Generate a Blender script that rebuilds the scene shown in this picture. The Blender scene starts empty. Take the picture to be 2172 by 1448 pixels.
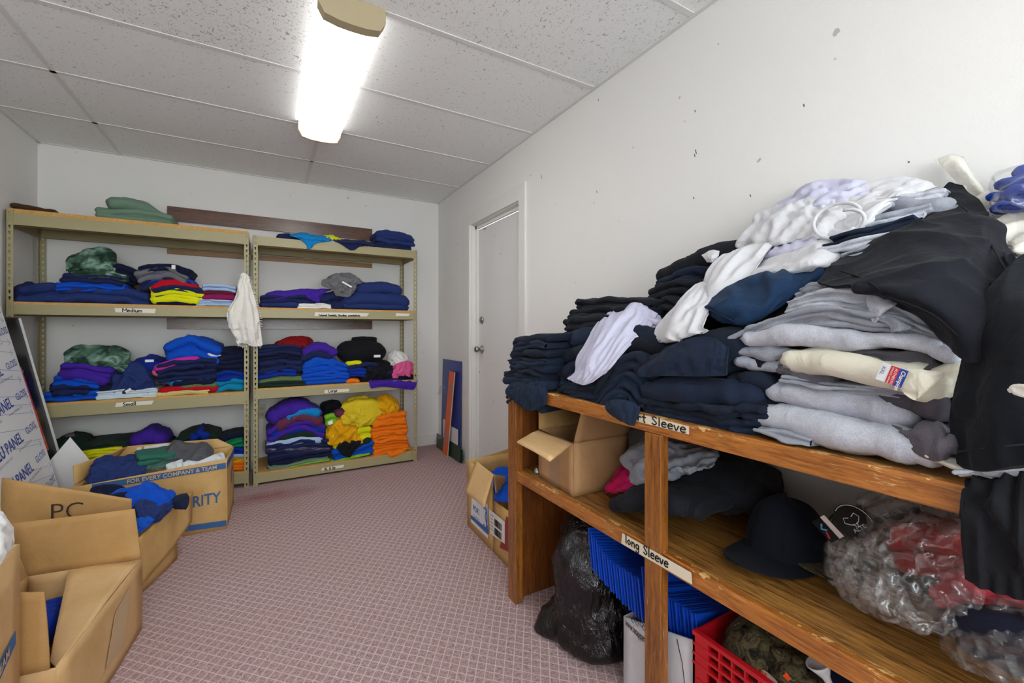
import bpy, math, random
import numpy as np
from mathutils import Vector

R_ = random.Random(7)
scene = bpy.context.scene
COL = scene.collection
# ------------------------------------------------------------------ view and survey helper
FPX, CXP, HYP, CAMH = 913.0, 1086.0, 700.0, 1.15
YAW = math.atan2(523, 913)
CA, SA = math.cos(YAW), math.sin(YAW)


def at(x, y, X=None, Y=None, Z=None):
    """survey: the point of a room plane (X, Y or Z = const) sighted at a pixel of the photo"""
    u = (x - CXP) / FPX
    v = (HYP - y) / FPX
    d = (SA + u * CA, CA - u * SA, v)
    if X is not None:
        t = X / d[0]
    elif Y is not None:
        t = Y / d[1]
    else:
        t = (Z - CAMH) / d[2]
    return np.array((d[0] * t, d[1] * t, CAMH + d[2] * t))


# ------------------------------------------------------------------ noise
def _h(ix, iy, iz, seed):
    n = (ix * 374761393 + iy * 668265263 + iz * 1440662683 + seed * 974634777) & 0xffffffff
    n = ((n ^ (n >> 13)) * 1274126177) & 0xffffffff
    n = ((n ^ (n >> 15)) * 2246822519) & 0xffffffff
    return n ^ (n >> 16)


def perlin(p, seed=0):
    p = np.asarray(p, float)
    i = np.floor(p).astype(np.int64)
    f = p - i
    w = f * f * f * (f * (f * 6 - 15) + 10)
    out = 0
    for dx in (0, 1):
        for dy in (0, 1):
            for dz in (0, 1):
                h = _h(i[..., 0] + dx, i[..., 1] + dy, i[..., 2] + dz, seed)
                gx = (h & 1023) / 511.5 - 1
                gy = ((h >> 10) & 1023) / 511.5 - 1
                gz = ((h >> 20) & 1023) / 511.5 - 1
                g = gx * (f[..., 0] - dx) + gy * (f[..., 1] - dy) + gz * (f[..., 2] - dz)
                ww = (w[..., 0] if dx else 1 - w[..., 0]) * (w[..., 1] if dy else 1 - w[..., 1]) * (w[..., 2] if dz else 1 - w[..., 2])
                out = out + ww * g
    return out


def wrinkle(p, seed=0):
    """ridged, domain-warped noise: sharp fold lines between soft swells, about -0.5..0.5"""
    q = p + 0.55 * np.stack([perlin(p * .6, seed + 11), perlin(p * .6 + 7.3, seed + 12), perlin(p * .6 - 3.1, seed + 13)], -1)
    a = 1 - np.clip(np.abs(perlin(q, seed)) * 2.6, 0, 1)
    b = 1 - np.clip(np.abs(perlin(q * 2.1 + 5, seed + 3)) * 2.6, 0, 1)
    return a * a + .4 * b * b - .5


# ------------------------------------------------------------------ materials
def lin(c):
    if isinstance(c, str):
        c = c.lstrip('#')
        c = [int(c[i:i + 2], 16) for i in (0, 2, 4)]
    r = []
    for v in c[:3]:
        v = v / 255
        r.append(v / 12.92 if v <= .04045 else ((v + .055) / 1.055) ** 2.4)
    return (*r, 1)


class NT:
    def __init__(self, name):
        self.m = bpy.data.materials.new(name)
        self.m.use_nodes = True
        self.t = self.m.node_tree
        self.t.nodes.clear()
        self.out = self.n('ShaderNodeOutputMaterial')

    def n(self, kind, **kw):
        nd = self.t.nodes.new(kind)
        for k, v in kw.items():
            if k in nd.inputs:
                self.s(nd, k, v)
            else:
                setattr(nd, k, v)
        return nd

    def s(self, nd, k, v):
        if isinstance(v, bpy.types.NodeSocket):
            self.t.links.new(v, nd.inputs[k])
        else:
            nd.inputs[k].default_value = v

    def link(self, a, b):
        self.t.links.new(a, b)

    def math(self, op, a, b=0.0, c=None):
        nd = self.t.nodes.new('ShaderNodeMath')
        nd.operation = op
        self.s(nd, 0, a)
        self.s(nd, 1, b)
        if c is not None:
            self.s(nd, 2, c)
        return nd.outputs[0]

    def mix(self, f, a, b, mode='MIX'):
        nd = self.t.nodes.new('ShaderNodeMixRGB')
        nd.blend_type = mode
        self.s(nd, 0, f)
        self.s(nd, 1, a)
        self.s(nd, 2, b)
        return nd.outputs[0]

    def ramp(self, f, stops):
        nd = self.t.nodes.new('ShaderNodeValToRGB')
        cr = nd.color_ramp
        while len(cr.elements) > 1:
            cr.elements.remove(cr.elements[-1])
        cr.elements[0].position = stops[0][0]
        cr.elements[0].color = stops[0][1]
        for p, c in stops[1:]:
            e = cr.elements.new(p)
            e.color = c
        self.s(nd, 0, f)
        return nd.outputs[0]

    def coord(self, which='Object', scale=(1, 1, 1), rot=(0, 0, 0)):
        tc = self.t.nodes.new('ShaderNodeTexCoord')
        mp = self.t.nodes.new('ShaderNodeMapping')
        mp.inputs['Scale'].default_value = scale
        mp.inputs['Rotation'].default_value = rot
        self.link(tc.outputs[which], mp.inputs[0])
        return mp.outputs[0]

    def noise(self, vec, scale, detail=2, rough=.5, dist=0.0):
        nd = self.n('ShaderNodeTexNoise', Scale=scale, Detail=detail, Roughness=rough, Distortion=dist)
        self.link(vec, nd.inputs['Vector'])
        return nd.outputs['Fac']

    def bump(self, h, strength=.3, dist=.01, normal=None):
        nd = self.n('ShaderNodeBump', Strength=strength, Distance=dist)
        self.link(h, nd.inputs['Height'])
        if normal is not None:
            self.link(normal, nd.inputs['Normal'])
        return nd.outputs[0]

    def pbsdf(self, **kw):
        nd = self.t.nodes.new('ShaderNodeBsdfPrincipled')
        for k, v in kw.items():
            self.s(nd, k.replace('_', ' '), v)
        self.link(nd.outputs[0], self.out.inputs[0])
        return nd


MC = {}


def plain(name, c, rough=.5, metal=0.0, spec=.5, bump=0.0, bscale=60, coat=0.0):
    if name in MC:
        return MC[name]
    k = NT(name)
    v = k.coord()
    kw = dict(Roughness=rough, Metallic=metal)
    kw['Specular IOR Level'] = spec
    kw['Coat Weight'] = coat
    n = k.noise(v, bscale * .3, 3)
    kw['Base Color'] = k.mix(k.math('MULTIPLY', n, .14), lin(c), (lin(c)[0] * .6, lin(c)[1] * .6, lin(c)[2] * .6, 1))
    if bump:
        kw['Normal'] = k.bump(k.noise(v, bscale, 3), bump, .004)
    k.pbsdf(**kw)
    MC[name] = k.m
    return k.m


def fabric(c, kind='', c2=None):
    key = ('fab', c, kind, c2)
    if key in MC:
        return MC[key]
    k = NT('fabric_' + (c if isinstance(c, str) else '').lstrip('#'))
    v = k.coord()
    base = lin(c)
    if kind == 'heather':
        n = k.noise(v, 620, 2, .6)
        n2 = k.noise(v, 60, 2, .6)
        f = k.math('ADD', k.math('MULTIPLY', n, 1.3), k.math('MULTIPLY', n2, .5))
        colr = k.ramp(f, [(.5, tuple(q * .78 for q in base[:3]) + (1,)), (.9, base), (1.2, tuple(min(1, q * 1.15) for q in base[:3]) + (1,))])
    elif kind == 'tiedye':
        n = k.noise(k.coord(scale=(9, 3, 14), rot=(0, .5, 0)), 1.3, 2, .5, .8)
        colr = k.ramp(n, [(.38, lin(c2)), (.52, base), (.66, lin('#8fae9f')), (.72, base)])
    elif kind == 'camo':
        n = k.noise(v, 38, 4, .65, .8)
        colr = k.ramp(n, [(.36, lin('#16140f')), (.46, lin('#3a3324')), (.55, lin('#5b5138')), (.64, lin('#23251a')), (.7, lin('#7b6f55'))])
    else:
        n = k.noise(v, 26, 2)
        colr = k.mix(k.math('MULTIPLY', n, .16), base, tuple(q * .6 for q in base[:3]) + (1,))
    fine = k.noise(v, 900, 1)
    med = k.noise(v, 34, 3, .55, .7)
    b1 = k.bump(fine, .12, .001)
    b2 = k.bump(med, .28, .012, b1)
    kw = dict(Roughness=.88, Normal=b2)
    kw['Base Color'] = colr
    kw['Specular IOR Level'] = .18
    kw['Sheen Weight'] = .03
    kw['Sheen Roughness'] = .5
    k.pbsdf(**kw)
    MC[key] = k.m
    return k.m


def m_wall(name, c, bump=.25, scale=170):
    k = NT(name)
    v = k.coord()
    dirt = k.noise(v, 2.2, 4, .6)
    speck = k.noise(v, 21, 2, .4)
    b = k.mix(k.math('MULTIPLY', dirt, .10), lin(c), tuple(q * .72 for q in lin(c)[:3]) + (1,))
    sp = k.ramp(speck, [(.765, (0, 0, 0, 1)), (.785, (1, 1, 1, 1))])
    b = k.mix(k.math('MULTIPLY', sp, .45), b, lin('#55524d'))
    kw = dict(Roughness=.62, Normal=k.bump(k.noise(v, scale, 3, .55), bump, .003))
    kw['Base Color'] = b
    kw['Specular IOR Level'] = .3
    k.pbsdf(**kw)
    return k.m


def m_carpet():
    k = NT('carpet')
    tc = k.n('ShaderNodeTexCoord')
    sx = k.n('ShaderNodeSeparateXYZ')
    k.link(tc.outputs['Object'], sx.inputs[0])
    x, y = sx.outputs[0], sx.outputs[1]

    def fam(deg, sp):
        a = math.radians(deg + 90)
        c = k.math('ADD', k.math('MULTIPLY', x, math.cos(a) / sp), k.math('MULTIPLY', y, math.sin(a) / sp))
        t = k.math('ABSOLUTE', k.math('SUBTRACT', k.math('FRACT', c), .5))
        mr = k.n('ShaderNodeMapRange', interpolation_type='SMOOTHSTEP')
        k.link(t, mr.inputs[0])
        mr.inputs[1].default_value = .02
        mr.inputs[2].default_value = .095
        mr.inputs[3].default_value = 1
        mr.inputs[4].default_value = 0
        return mr.outputs[0]
    l1 = fam(-45, .031)
    l2 = fam(57, .031)
    v = tc.outputs['Object']
    yarn = k.noise(v, 250, 2, .8)
    blot = k.noise(v, 95, 3, .8)
    big = k.noise(v, 2.5, 3, .6)
    lines = k.math('MULTIPLY', k.math('MAXIMUM', l1, l2), k.math('ADD', k.math('MULTIPLY', yarn, 1.2), -.05))
    base = k.ramp(k.math('ADD', k.math('MULTIPLY', blot, .65), k.math('MULTIPLY', yarn, .35)),
                  [(.36, lin('#5f525c')), (.44, lin('#94808a')), (.50, lin('#b08b90')), (.56, lin('#b3aca6')), (.64, lin('#cdaaa8'))])
    c = k.mix(k.math('MINIMUM', k.math('MULTIPLY', lines, 1.15), 1), base, lin('#f2dcd9'))
    c = k.mix(k.math('MULTIPLY', big, .38), c, lin('#a8877f'))
    # old red spill on the pile in front of the shelving
    vm = k.n('ShaderNodeVectorMath', operation='DISTANCE')
    mp = k.n('ShaderNodeMapping')
    mp.inputs['Scale'].default_value = (1, 2.6, 1)
    k.link(v, mp.inputs[0])
    k.link(mp.outputs[0], vm.inputs[0])
    vm.inputs[1].default_value = (.02, 3.42 * 2.6, 0)
    st = k.math('SUBTRACT', 1, k.math('MULTIPLY', vm.outputs['Value'], 2.6))
    st = k.math('MAXIMUM', k.math('MULTIPLY', st, k.math('ADD', k.noise(v, 9, 3), .1)), 0)
    c = k.mix(k.math('MINIMUM', k.math('MULTIPLY', st, 1.0), .55), c, lin('#8d3036'))
    h = k.math('ADD', k.math('MULTIPLY', yarn, .6), k.math('MULTIPLY', lines, .5))
    kw = dict(Roughness=.95, Normal=k.bump(h, .55, .004))
    kw['Base Color'] = c
    kw['Specular IOR Level'] = .1
    k.pbsdf(**kw)
    return k.m


def m_ceiling():
    k = NT('acoustic_tile')
    v = k.coord(scale=(1, 1, 1))
    pit = k.noise(v, 95, 2, .5, .9)
    fis = k.noise(k.coord(scale=(1, .45, 1)), 78, 3, .55, 1.6)
    # the one older tile left of the lamp has coarse fissures
    tc = k.n('ShaderNodeTexCoord')
    sx = k.n('ShaderNodeSeparateXYZ')
    k.link(tc.outputs['Object'], sx.inputs[0])

    def inside(a, lo, hi):
        return k.math('MULTIPLY', k.math('GREATER_THAN', a, lo), k.math('LESS_THAN', a, hi))
    old = k.math('MULTIPLY', inside(sx.outputs[0], -.915, .305), inside(sx.outputs[1], 1.81, 2.41))
    coarse = k.noise(v, 46, 3, .5, 2.2)
    a = k.ramp(fis, [(.315, (1, 1, 1, 1)), (.375, (0, 0, 0, 1))])
    b = k.ramp(pit, [(.295, (1, 1, 1, 1)), (.35, (0, 0, 0, 1))])
    c = k.ramp(coarse, [(.36, (1, 1, 1, 1)), (.40, (0, 0, 0, 1))])
    near = k.math('MULTIPLY', k.math('LESS_THAN', sx.outputs[1], 1.81), 1.0)
    holes = k.math('ADD', k.math('MULTIPLY', old, c), k.math('MULTIPLY', k.math('SUBTRACT', 1, old), k.math('MAXIMUM', b, k.math('MULTIPLY', a, near))))
    colr = k.mix(k.math('MULTIPLY', holes, .62), lin('#eceeee'), lin('#6e6d6a'))
    kw = dict(Roughness=.9, Normal=k.bump(k.math('SUBTRACT', k.math('MULTIPLY', k.noise(v, 240, 3), .4), holes), .35, .004))
    kw['Base Color'] = colr
    kw['Specular IOR Level'] = .1
    k.pbsdf(**kw)
    return k.m


def m_wood(name, ca, cb, chip=None, grain=(1, 1, 1), scale=1.0, rough=.45, coat=.15, thr=.70, wear=None):
    """stained timber; grain = object-space stretch (small along the grain)"""
    k = NT(name)
    v = k.coord(scale=grain)
    g = k.noise(v, 30 * scale, 6, .68, .6)
    g2 = k.noise(v, 7 * scale, 2, .5, .4)
    f = k.math('ADD', k.math('MULTIPLY', g, .75), k.math('MULTIPLY', g2, .35))
    c = k.ramp(f, [(.42, lin(ca)), (.64, lin(cb))])
    w = k.noise(k.coord(), 3.5, 4, .65)
    c = k.mix(k.math('MULTIPLY', k.ramp(w, [(.45, (0, 0, 0, 1)), (.7, (1, 1, 1, 1))]), .35), c, lin(ca))
    if chip:
        n = k.noise(k.coord(scale=(grain[0], grain[1], grain[2])), 40 * scale, 3, .7, 1.2)
        n2 = k.noise(k.coord(), 14, 3, .6)
        m = k.ramp(k.math('ADD', k.math('MULTIPLY', n, .6), k.math('MULTIPLY', n2, .45)), [(thr - .04, (0, 0, 0, 1)), (thr + .03, (1, 1, 1, 1))])
        c = k.mix(m, c, lin(chip))
    if wear:
        # finish rubbed off along the upper arris
        sx = k.n('ShaderNodeSeparateXYZ')
        tc = k.n('ShaderNodeTexCoord')
        k.link(tc.outputs['Object'], sx.inputs[0])
        nz = k.noise(k.coord(scale=(1, .6, 1)), 26, 4, .7)
        e = k.math('ADD', k.math('MULTIPLY', k.math('SUBTRACT', sx.outputs[2], wear), 130), k.math('MULTIPLY', k.math('SUBTRACT', nz, .60), 9))
        c = k.mix(k.math('MULTIPLY', k.ramp(e, [(.0, (0, 0, 0, 1)), (.25, (1, 1, 1, 1))]), .85), c, lin('#e2b875'))
    kw = dict(Roughness=rough, Normal=k.bump(g, .18, .003))
    kw['Base Color'] = c
    kw['Coat Weight'] = coat
    kw['Coat Roughness'] = .25
    k.pbsdf(**kw)
    return k.m


def m_card(name='cardboard', c='#d3ae74', c2='#bd965b'):
    k = NT(name)
    v = k.coord()
    n = k.noise(v, 7, 4, .6)
    sp = k.noise(v, 260, 2, .6)
    f = k.math('ADD', k.math('MULTIPLY', n, .8), k.math('MULTIPLY', sp, .25))
    colr = k.ramp(f, [(.3, lin(c2)), (.7, lin(c))])
    cr = k.noise(v, 5, 3, .6, 1.0)
    kw = dict(Roughness=.7, Normal=k.bump(k.math('ADD', k.math('MULTIPLY', sp, .1), cr), .18, .02))
    kw['Base Color'] = colr
    kw['Specular IOR Level'] = .25
    k.pbsdf(**kw)
    return k.m


def m_film(name='clear_plastic', tint=(1, 1, 1, 1), haze=.012, gloss=.04):
    """thin clear film: mostly see-through, glossy, a touch milky"""
    k = NT(name)
    v = k.coord()
    nb = k.bump(k.noise(v, 30, 3, .5, 1.0), .5, .012)
    tr = k.n('ShaderNodeBsdfTransparent', Color=tint)
    gl = k.n('ShaderNodeBsdfGlossy', Roughness=.12, Normal=nb)
    df = k.n('ShaderNodeBsdfDiffuse', Normal=nb)
    df.inputs[0].default_value = (.9, .9, .92, 1)
    lw = k.n('ShaderNodeLayerWeight', Blend=.25, Normal=nb)
    f = k.math('ADD', k.math('MULTIPLY', k.math('POWER', lw.outputs['Facing'], 2.0), .3), gloss)
    a = k.n('ShaderNodeMixShader', Fac=f)
    k.link(tr.outputs[0], a.inputs[1])
    k.link(gl.outputs[0], a.inputs[2])
    b = k.n('ShaderNodeMixShader', Fac=haze)
    k.link(a.outputs[0], b.inputs[1])
    k.link(df.outputs[0], b.inputs[2])
    k.link(b.outputs[0], k.out.inputs[0])
    return k.m


def m_emit(name, c, s):
    k = NT(name)
    e = k.n('ShaderNodeEmission', Color=c, Strength=s)
    k.link(e.outputs[0], k.out.inputs[0])
    return k.m


# ------------------------------------------------------------------ objects
ORG = {}


def tag(o, label=None, cat=None, group=None, kind=None):
    if label:
        o['label'] = label
    if cat:
        o['category'] = cat
    if group:
        o['group'] = group
    if kind:
        o['kind'] = kind
    return o


def worg(p):
    return ORG.get(p.name, np.zeros(3)) if p is not None else np.zeros(3)


def empty(name, loc, label, cat, group=None):
    o = bpy.data.objects.new(name, None)
    o.empty_display_size = .05
    COL.objects.link(o)
    o.location = loc
    ORG[o.name] = np.array(loc, float)
    return tag(o, label, cat, group)


def mk(name, V, F, mat, parent=None, smooth=True, org=None):
    """one mesh object from world-space vertices, its origin at its base (or at its parent's frame)"""
    V = np.asarray(V, float).reshape(-1, 3)
    if org is None:
        org = np.array([V[:, 0].mean(), V[:, 1].mean(), V[:, 2].min()])
    me = bpy.data.meshes.new(name)
    me.from_pydata([tuple(q) for q in (V - org)], [], F)
    if smooth:
        me.polygons.foreach_set('use_smooth', [True] * len(me.polygons))
    if mat is not None:
        me.materials.append(mat)
    me.update()
    o = bpy.data.objects.new(name, me)
    COL.objects.link(o)
    o.location = org - worg(parent)
    ORG[o.name] = np.array(org, float)
    if parent is not None:
        o.parent = parent
    return o


class MB:
    """collects boxes, quads and tubes of ONE part"""

    def __init__(self):
        self.v, self.f = [], []

    def add(self, V, F):
        b = len(self.v)
        self.v += [tuple(q) for q in np.asarray(V).reshape(-1, 3)]
        self.f += [tuple(i + b for i in f) for f in F]
        return self

    def box(self, x0, x1, y0, y1, z0, z1):
        return self.add([(x0, y0, z0), (x1, y0, z0), (x1, y1, z0), (x0, y1, z0), (x0, y0, z1), (x1, y0, z1), (x1, y1, z1), (x0, y1, z1)],
                        [(0, 3, 2, 1), (4, 5, 6, 7), (0, 1, 5, 4), (1, 2, 6, 5), (2, 3, 7, 6), (3, 0, 4, 7)])

    def slab(self, a, b, c, d, th, n=1, bow=0.0, seed=0):
        """a thick panel through four corners (a-b along the bottom, d-c along the top)"""
        a, b, c, d = [np.asarray(q, float) for q in (a, b, c, d)]
        nn = np.cross(b - a, d - a)
        nn /= np.linalg.norm(nn)
        s = np.linspace(0, 1, n + 1)
        u, w = np.meshgrid(s, s)
        u, w = u[..., None], w[..., None]
        G = (a * (1 - u) + b * u) * (1 - w) + (d * (1 - u) + c * u) * w
        if bow:
            wn = perlin(G * 5, seed) * bow * 2
            G = G + nn * wn[..., None]
        V = np.concatenate([(G + nn * th / 2).reshape(-1, 3), (G - nn * th / 2).reshape(-1, 3)])
        k = n + 1
        N = k * k
        F = []
        for j in range(n):
            for i in range(n):
                q = j * k + i
                F.append((q, q + 1, q + k + 1, q + k))
                F.append((N + q, N + q + k, N + q + k + 1, N + q + 1))
        ring = list(range(k)) + [j * k + n for j in range(1, k)] + [n * k + i for i in range(n - 1, -1, -1)] + [j * k for j in range(n - 1, 0, -1)]
        for p, q in zip(ring, ring[1:] + ring[:1]):
            F.append((p, N + p, N + q, q))
        return self.add(V, F)

    def tube(self, pts, r, k=8, closed=False):
        P = np.asarray(pts, float)
        n = len(P)
        rr = np.full(n, r) if np.isscalar(r) else np.asarray(r)
        T = np.gradient(P, axis=0)
        if closed:
            T = np.roll(P, -1, 0) - np.roll(P, 1, 0)
        T /= np.linalg.norm(T, axis=1)[:, None] + 1e-12
        up = np.array([.13, .21, .97])
        A = np.cross(T, up)
        A /= np.linalg.norm(A, axis=1)[:, None] + 1e-9
        B = np.cross(T, A)
        an = np.linspace(0, 2 * math.pi, k, endpoint=False)
        V = P[:, None] + rr[:, None, None] * (A[:, None] * np.cos(an)[None, :, None] + B[:, None] * np.sin(an)[None, :, None])
        F = []
        m = n if closed else n - 1
        for j in range(m):
            for i in range(k):
                a, b = j * k + i, j * k + (i + 1) % k
                c, d = ((j + 1) % n) * k + (i + 1) % k, ((j + 1) % n) * k + i
                F.append((a, b, c, d))
        if not closed:
            F.append(tuple(range(k))[::-1])
            F.append(tuple((n - 1) * k + i for i in range(k)))
        return self.add(V.reshape(-1, 3), F)

    def lathe(self, c, axis, prof, k=24):
        """prof = [(along, radius)]"""
        ax = np.asarray(axis, float)
        ax /= np.linalg.norm(ax)
        a = np.cross(ax, [.2, .5, .84])
        a /= np.linalg.norm(a)
        b = np.cross(ax, a)
        an = np.linspace(0, 2 * math.pi, k, endpoint=False)
        V = []
        for h, r in prof:
            V += [np.asarray(c) + ax * h + r * (a * math.cos(t) + b * math.sin(t)) for t in an]
        F = []
        for j in range(len(prof) - 1):
            for i in range(k):
                F.append((j * k + i, j * k + (i + 1) % k, (j + 1) * k + (i + 1) % k, (j + 1) * k + i))
        F.append(tuple(range(k))[::-1])
        F.append(tuple((len(prof) - 1) * k + i for i in range(k)))
        return self.add(V, F)

    def build(self, name, mat, parent=None, smooth=False, org=None, bevel=0.0):
        o = mk(name, self.v, self.f, mat, parent, smooth, org)
        if bevel:
            b = o.modifiers.new('bevel', 'BEVEL')
            b.width = bevel
            b.segments = 2
            b.limit_method = 'ANGLE'
        return o


def struct(o):
    o['kind'] = 'structure'
    return o


def vnorm(V, F):
    me = bpy.data.meshes.new('tmp')
    me.from_pydata([tuple(q) for q in V], [], F)
    me.update()
    N = np.empty(len(V) * 3, np.float32)
    me.vertex_normals.foreach_get('vector', N)
    bpy.data.meshes.remove(me)
    return N.reshape(-1, 3).astype(float)


def crom(P, n):
    """Catmull-Rom resample of rows of P (k,...) to n rows, uniform parameter"""
    P = np.asarray(P, float)
    k = len(P)
    if k == 2:
        t = np.linspace(0, 1, n).reshape((-1,) + (1,) * (P.ndim - 1))
        return P[0] * (1 - t) + P[1] * t
    E = np.concatenate([[2 * P[0] - P[1]], P, [2 * P[-1] - P[-2]]])
    t = np.linspace(0, k - 1, n)
    i = np.minimum(t.astype(int), k - 2)
    f = (t - i).reshape((-1,) + (1,) * (P.ndim - 1))
    a, b, c, d = E[i], E[i + 1], E[i + 2], E[i + 3]
    return .5 * (2 * b + (c - a) * f + (2 * a - 5 * b + 4 * c - d) * f * f + (3 * b - a - 3 * c + d) * f ** 3)


# ------------------------------------------------------------------ cloth: folded garments
SEED = [100]


def bundle_geo(C, H, D, back, layers=2, n=40, sag=0.0, rough=.004, wr=.003, wf=22.0, seed=None, front_droop=0.0, shift=.008, cap=1.0):
    """a folded garment: a pack of soft layers lofted along the curve C (front centre line), rounded folds in front and behind"""
    if seed is None:
        SEED[0] += 1
        seed = SEED[0]
    rg = np.random.RandomState(seed)
    C = crom(C, n)
    H = crom(np.atleast_1d(H).astype(float) if np.size(H) > 1 else np.array([H, H], float), n)
    Dp = crom(np.atleast_1d(D).astype(float) if np.size(D) > 1 else np.array([D, D], float), n)
    T = np.gradient(C, axis=0)
    T /= np.linalg.norm(T, axis=1)[:, None]
    bk = np.asarray(back, float)
    tg = C[-1] - C[0]
    tg = np.array((tg[0], tg[1], 0))
    tg /= np.linalg.norm(tg)
    Bv = bk - np.dot(bk, tg) * tg
    Bv = np.repeat((Bv / np.linalg.norm(Bv))[None], n, 0)
    T = T - (T * Bv).sum(1)[:, None] * Bv
    T /= np.linalg.norm(T, axis=1)[:, None]
    Nv = np.cross(T, Bv)
    Nv *= np.sign(Nv[:, 2:3] + 1e-9)
    L = layers
    q = 6
    lay, hn, dn, side = [], [], [], []
    for i in range(L):
        for f in np.linspace(-90, 90, q):
            a = math.radians(f)
            lay.append(i)
            hn.append((i + .5 + .5 * math.sin(a)) / L - .5)
            dn.append(.5 / L * (1 - math.cos(a)))
            side.append(0)
    for f in np.linspace(0, 1, 7)[1:-1]:
        lay.append(L - 1)
        hn.append(.5)
        dn.append(f)
        side.append(1)
    for i in range(L - 1, -1, -1):
        for f in np.linspace(90, -90, q):
            a = math.radians(f)
            lay.append(i)
            hn.append((i + .5 + .5 * math.sin(a)) / L - .5)
            dn.append(.5 / L * (1 - math.cos(a)))
            side.append(2)
    for f in np.linspace(1, 0, 5)[1:-1]:
        lay.append(0)
        hn.append(-.5)
        dn.append(f)
        side.append(1)
    lay, hn, dn, side = np.array(lay), np.array(hn), np.array(dn), np.array(side)
    sh = rg.uniform(-1, 1, L) * shift
    shl, shr = rg.uniform(0, 1, L) * shift * 1.6, rg.uniform(0, 1, L) * shift * 1.6
    th = [90, 62, 34, 12]
    cols = [(0, -1, math.radians(t)) for t in th] + [(i, 0, 0) for i in range(n)] + [(n - 1, 1, math.radians(t)) for t in th[::-1]]
    rows = []
    sc = []
    for (i, e, ang) in cols:
        h, d, Dm = H[i], dn.copy(), Dp[i]
        r = .5 * h / L
        mid = (lay + .5) / L - .5
        k = max(math.cos(ang), .06)
        hh = mid + (hn - mid) * k
        fr = np.where(side == 0, d * h + sh[lay], np.where(side == 2, Dm - d * h, 0))
        top = side == 1
        fr = np.where(top, r + sh[lay] * .5 + dn * (Dm - 2 * r), fr)
        if e:
            fr = np.where(side == 0, fr + r * (1 - k), np.where(side == 2, fr - r * (1 - k), fr))
        off = e * r * cap * math.sin(ang)
        el = np.where(e < 0, -shl[lay], shr[lay]) if e else np.where(i < 2, -shl[lay], np.where(i > n - 3, shr[lay], 0))
        p = C[i] + T[i] * (off + el)[:, None] + Bv[i] * fr[:, None] + Nv[i] * (hh * h)[:, None]
        rows.append(p)
        sc.append(np.stack([np.full(len(d), i / (n - 1)), fr, lay.astype(float)], -1))
    V = np.array(rows)
    S = np.array(sc)
    nc, K = V.shape[:2]
    s = S[..., 0] * 2 - 1
    Lx = np.linalg.norm(C[-1] - C[0])
    dz = -sag * s * s * np.abs(s) ** .3
    dd = np.clip(1 - S[..., 1] / max(Dp.max(), 1e-3), 0, 1)
    dz = dz - front_droop * dd ** 2
    Q = np.stack([S[..., 0] * Lx, S[..., 1], np.zeros_like(s)], -1)
    dz = dz + rough * 1.6 * perlin(Q * 9, seed)
    V[..., 2] += dz
    hm = float(np.mean(H)) / L
    Q3 = np.stack([S[..., 0] * Lx * 11, S[..., 2] * 5.3 + .4, S[..., 1] * 7 + seed * .71], -1)
    V[..., 2] += .42 * hm * min(L, 2) * perlin(Q3, seed + 9) * dd * (.5 if L == 1 else 1)
    Q2 = np.stack([S[..., 0] * Lx * 14, S[..., 2] * 3.7, np.full_like(s, seed * .37)], -1)
    fw = rough * 3.0 * perlin(Q2, seed + 5) * dd
    V = V + np.concatenate([[Bv[0]] * 4, Bv, [Bv[-1]] * 4])[:, None, :] * fw[..., None]
    F = []
    idx = np.arange(nc * K).reshape(nc, K)
    a, b = idx[:-1], idx[1:]
    quads = np.stack([a, np.roll(a, -1, 1), np.roll(b, -1, 1), b], -1).reshape(-1, 4)
    F = [tuple(int(z) for z in f) for f in quads]
    F.append(tuple(int(z) for z in idx[0][::-1]))
    F.append(tuple(int(z) for z in idx[-1]))
    V = V.reshape(-1, 3)
    if wr:
        N = vnorm(V, F)
        Wq = np.stack([S[..., 0].ravel() * Lx * wf * .55, S[..., 1].ravel() * wf, (V @ np.array([0, 0, 1.])) * wf * .8], -1)
        V = V + N * (wr * wrinkle(Wq, seed))[:, None]
    # face outward
    return V, F


def vol_sign(V, F):
    t = 0
    for f in F[::7]:
        a, b, c = V[f[0]], V[f[1]], V[f[2]]
        t += np.dot(a - V.mean(0), np.cross(b - V.mean(0), c - V.mean(0)))
    return t


def bundle(name, C, H, D, back, mat, parent=None, **kw):
    V, F = bundle_geo(C, H, D, back, **kw)
    if vol_sign(V, F) < 0:
        F = [f[::-1] for f in F]
    return mk(name, V, F, mat, parent)


def hb(name, cols, D, mat, label=None, cat='shirt', group=None, parent=None, **kw):
    """folded garment from columns (pixel x, y top, y bottom, room X of its front face)"""
    C, H = [], []
    for (x, yt, yb, X) in cols:
        a, b = at(x, yt, X=X), at(x, yb, X=X)
        C.append((a + b) / 2)
        H.append(max(a[2] - b[2], .008))
    if len(H) == 2:
        H = [H[0], (H[0] + H[1]) / 2, H[1]]
        C = [C[0], (C[0] + C[1]) / 2, C[1]]
    kw.setdefault('n', 70)
    o = bundle(name, C, H, D, (1, 0, 0), mat, parent, **kw)
    return tag(o, label, cat, group) if label else o


# ------------------------------------------------------------------ cloth: draped sheets
def grid_faces(n, m, off=0, flip=False):
    F = []
    for j in range(n - 1):
        for i in range(m - 1):
            q = off + j * m + i
            f = (q, q + 1, q + m + 1, q + m)
            F.append(f[::-1] if flip else f)
    return F


def gnorm(V):
    du = np.gradient(V, axis=1)
    dv = np.gradient(V, axis=0)
    N = np.cross(du, dv)
    return N / (np.linalg.norm(N, axis=2)[..., None] + 1e-12)


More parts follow.
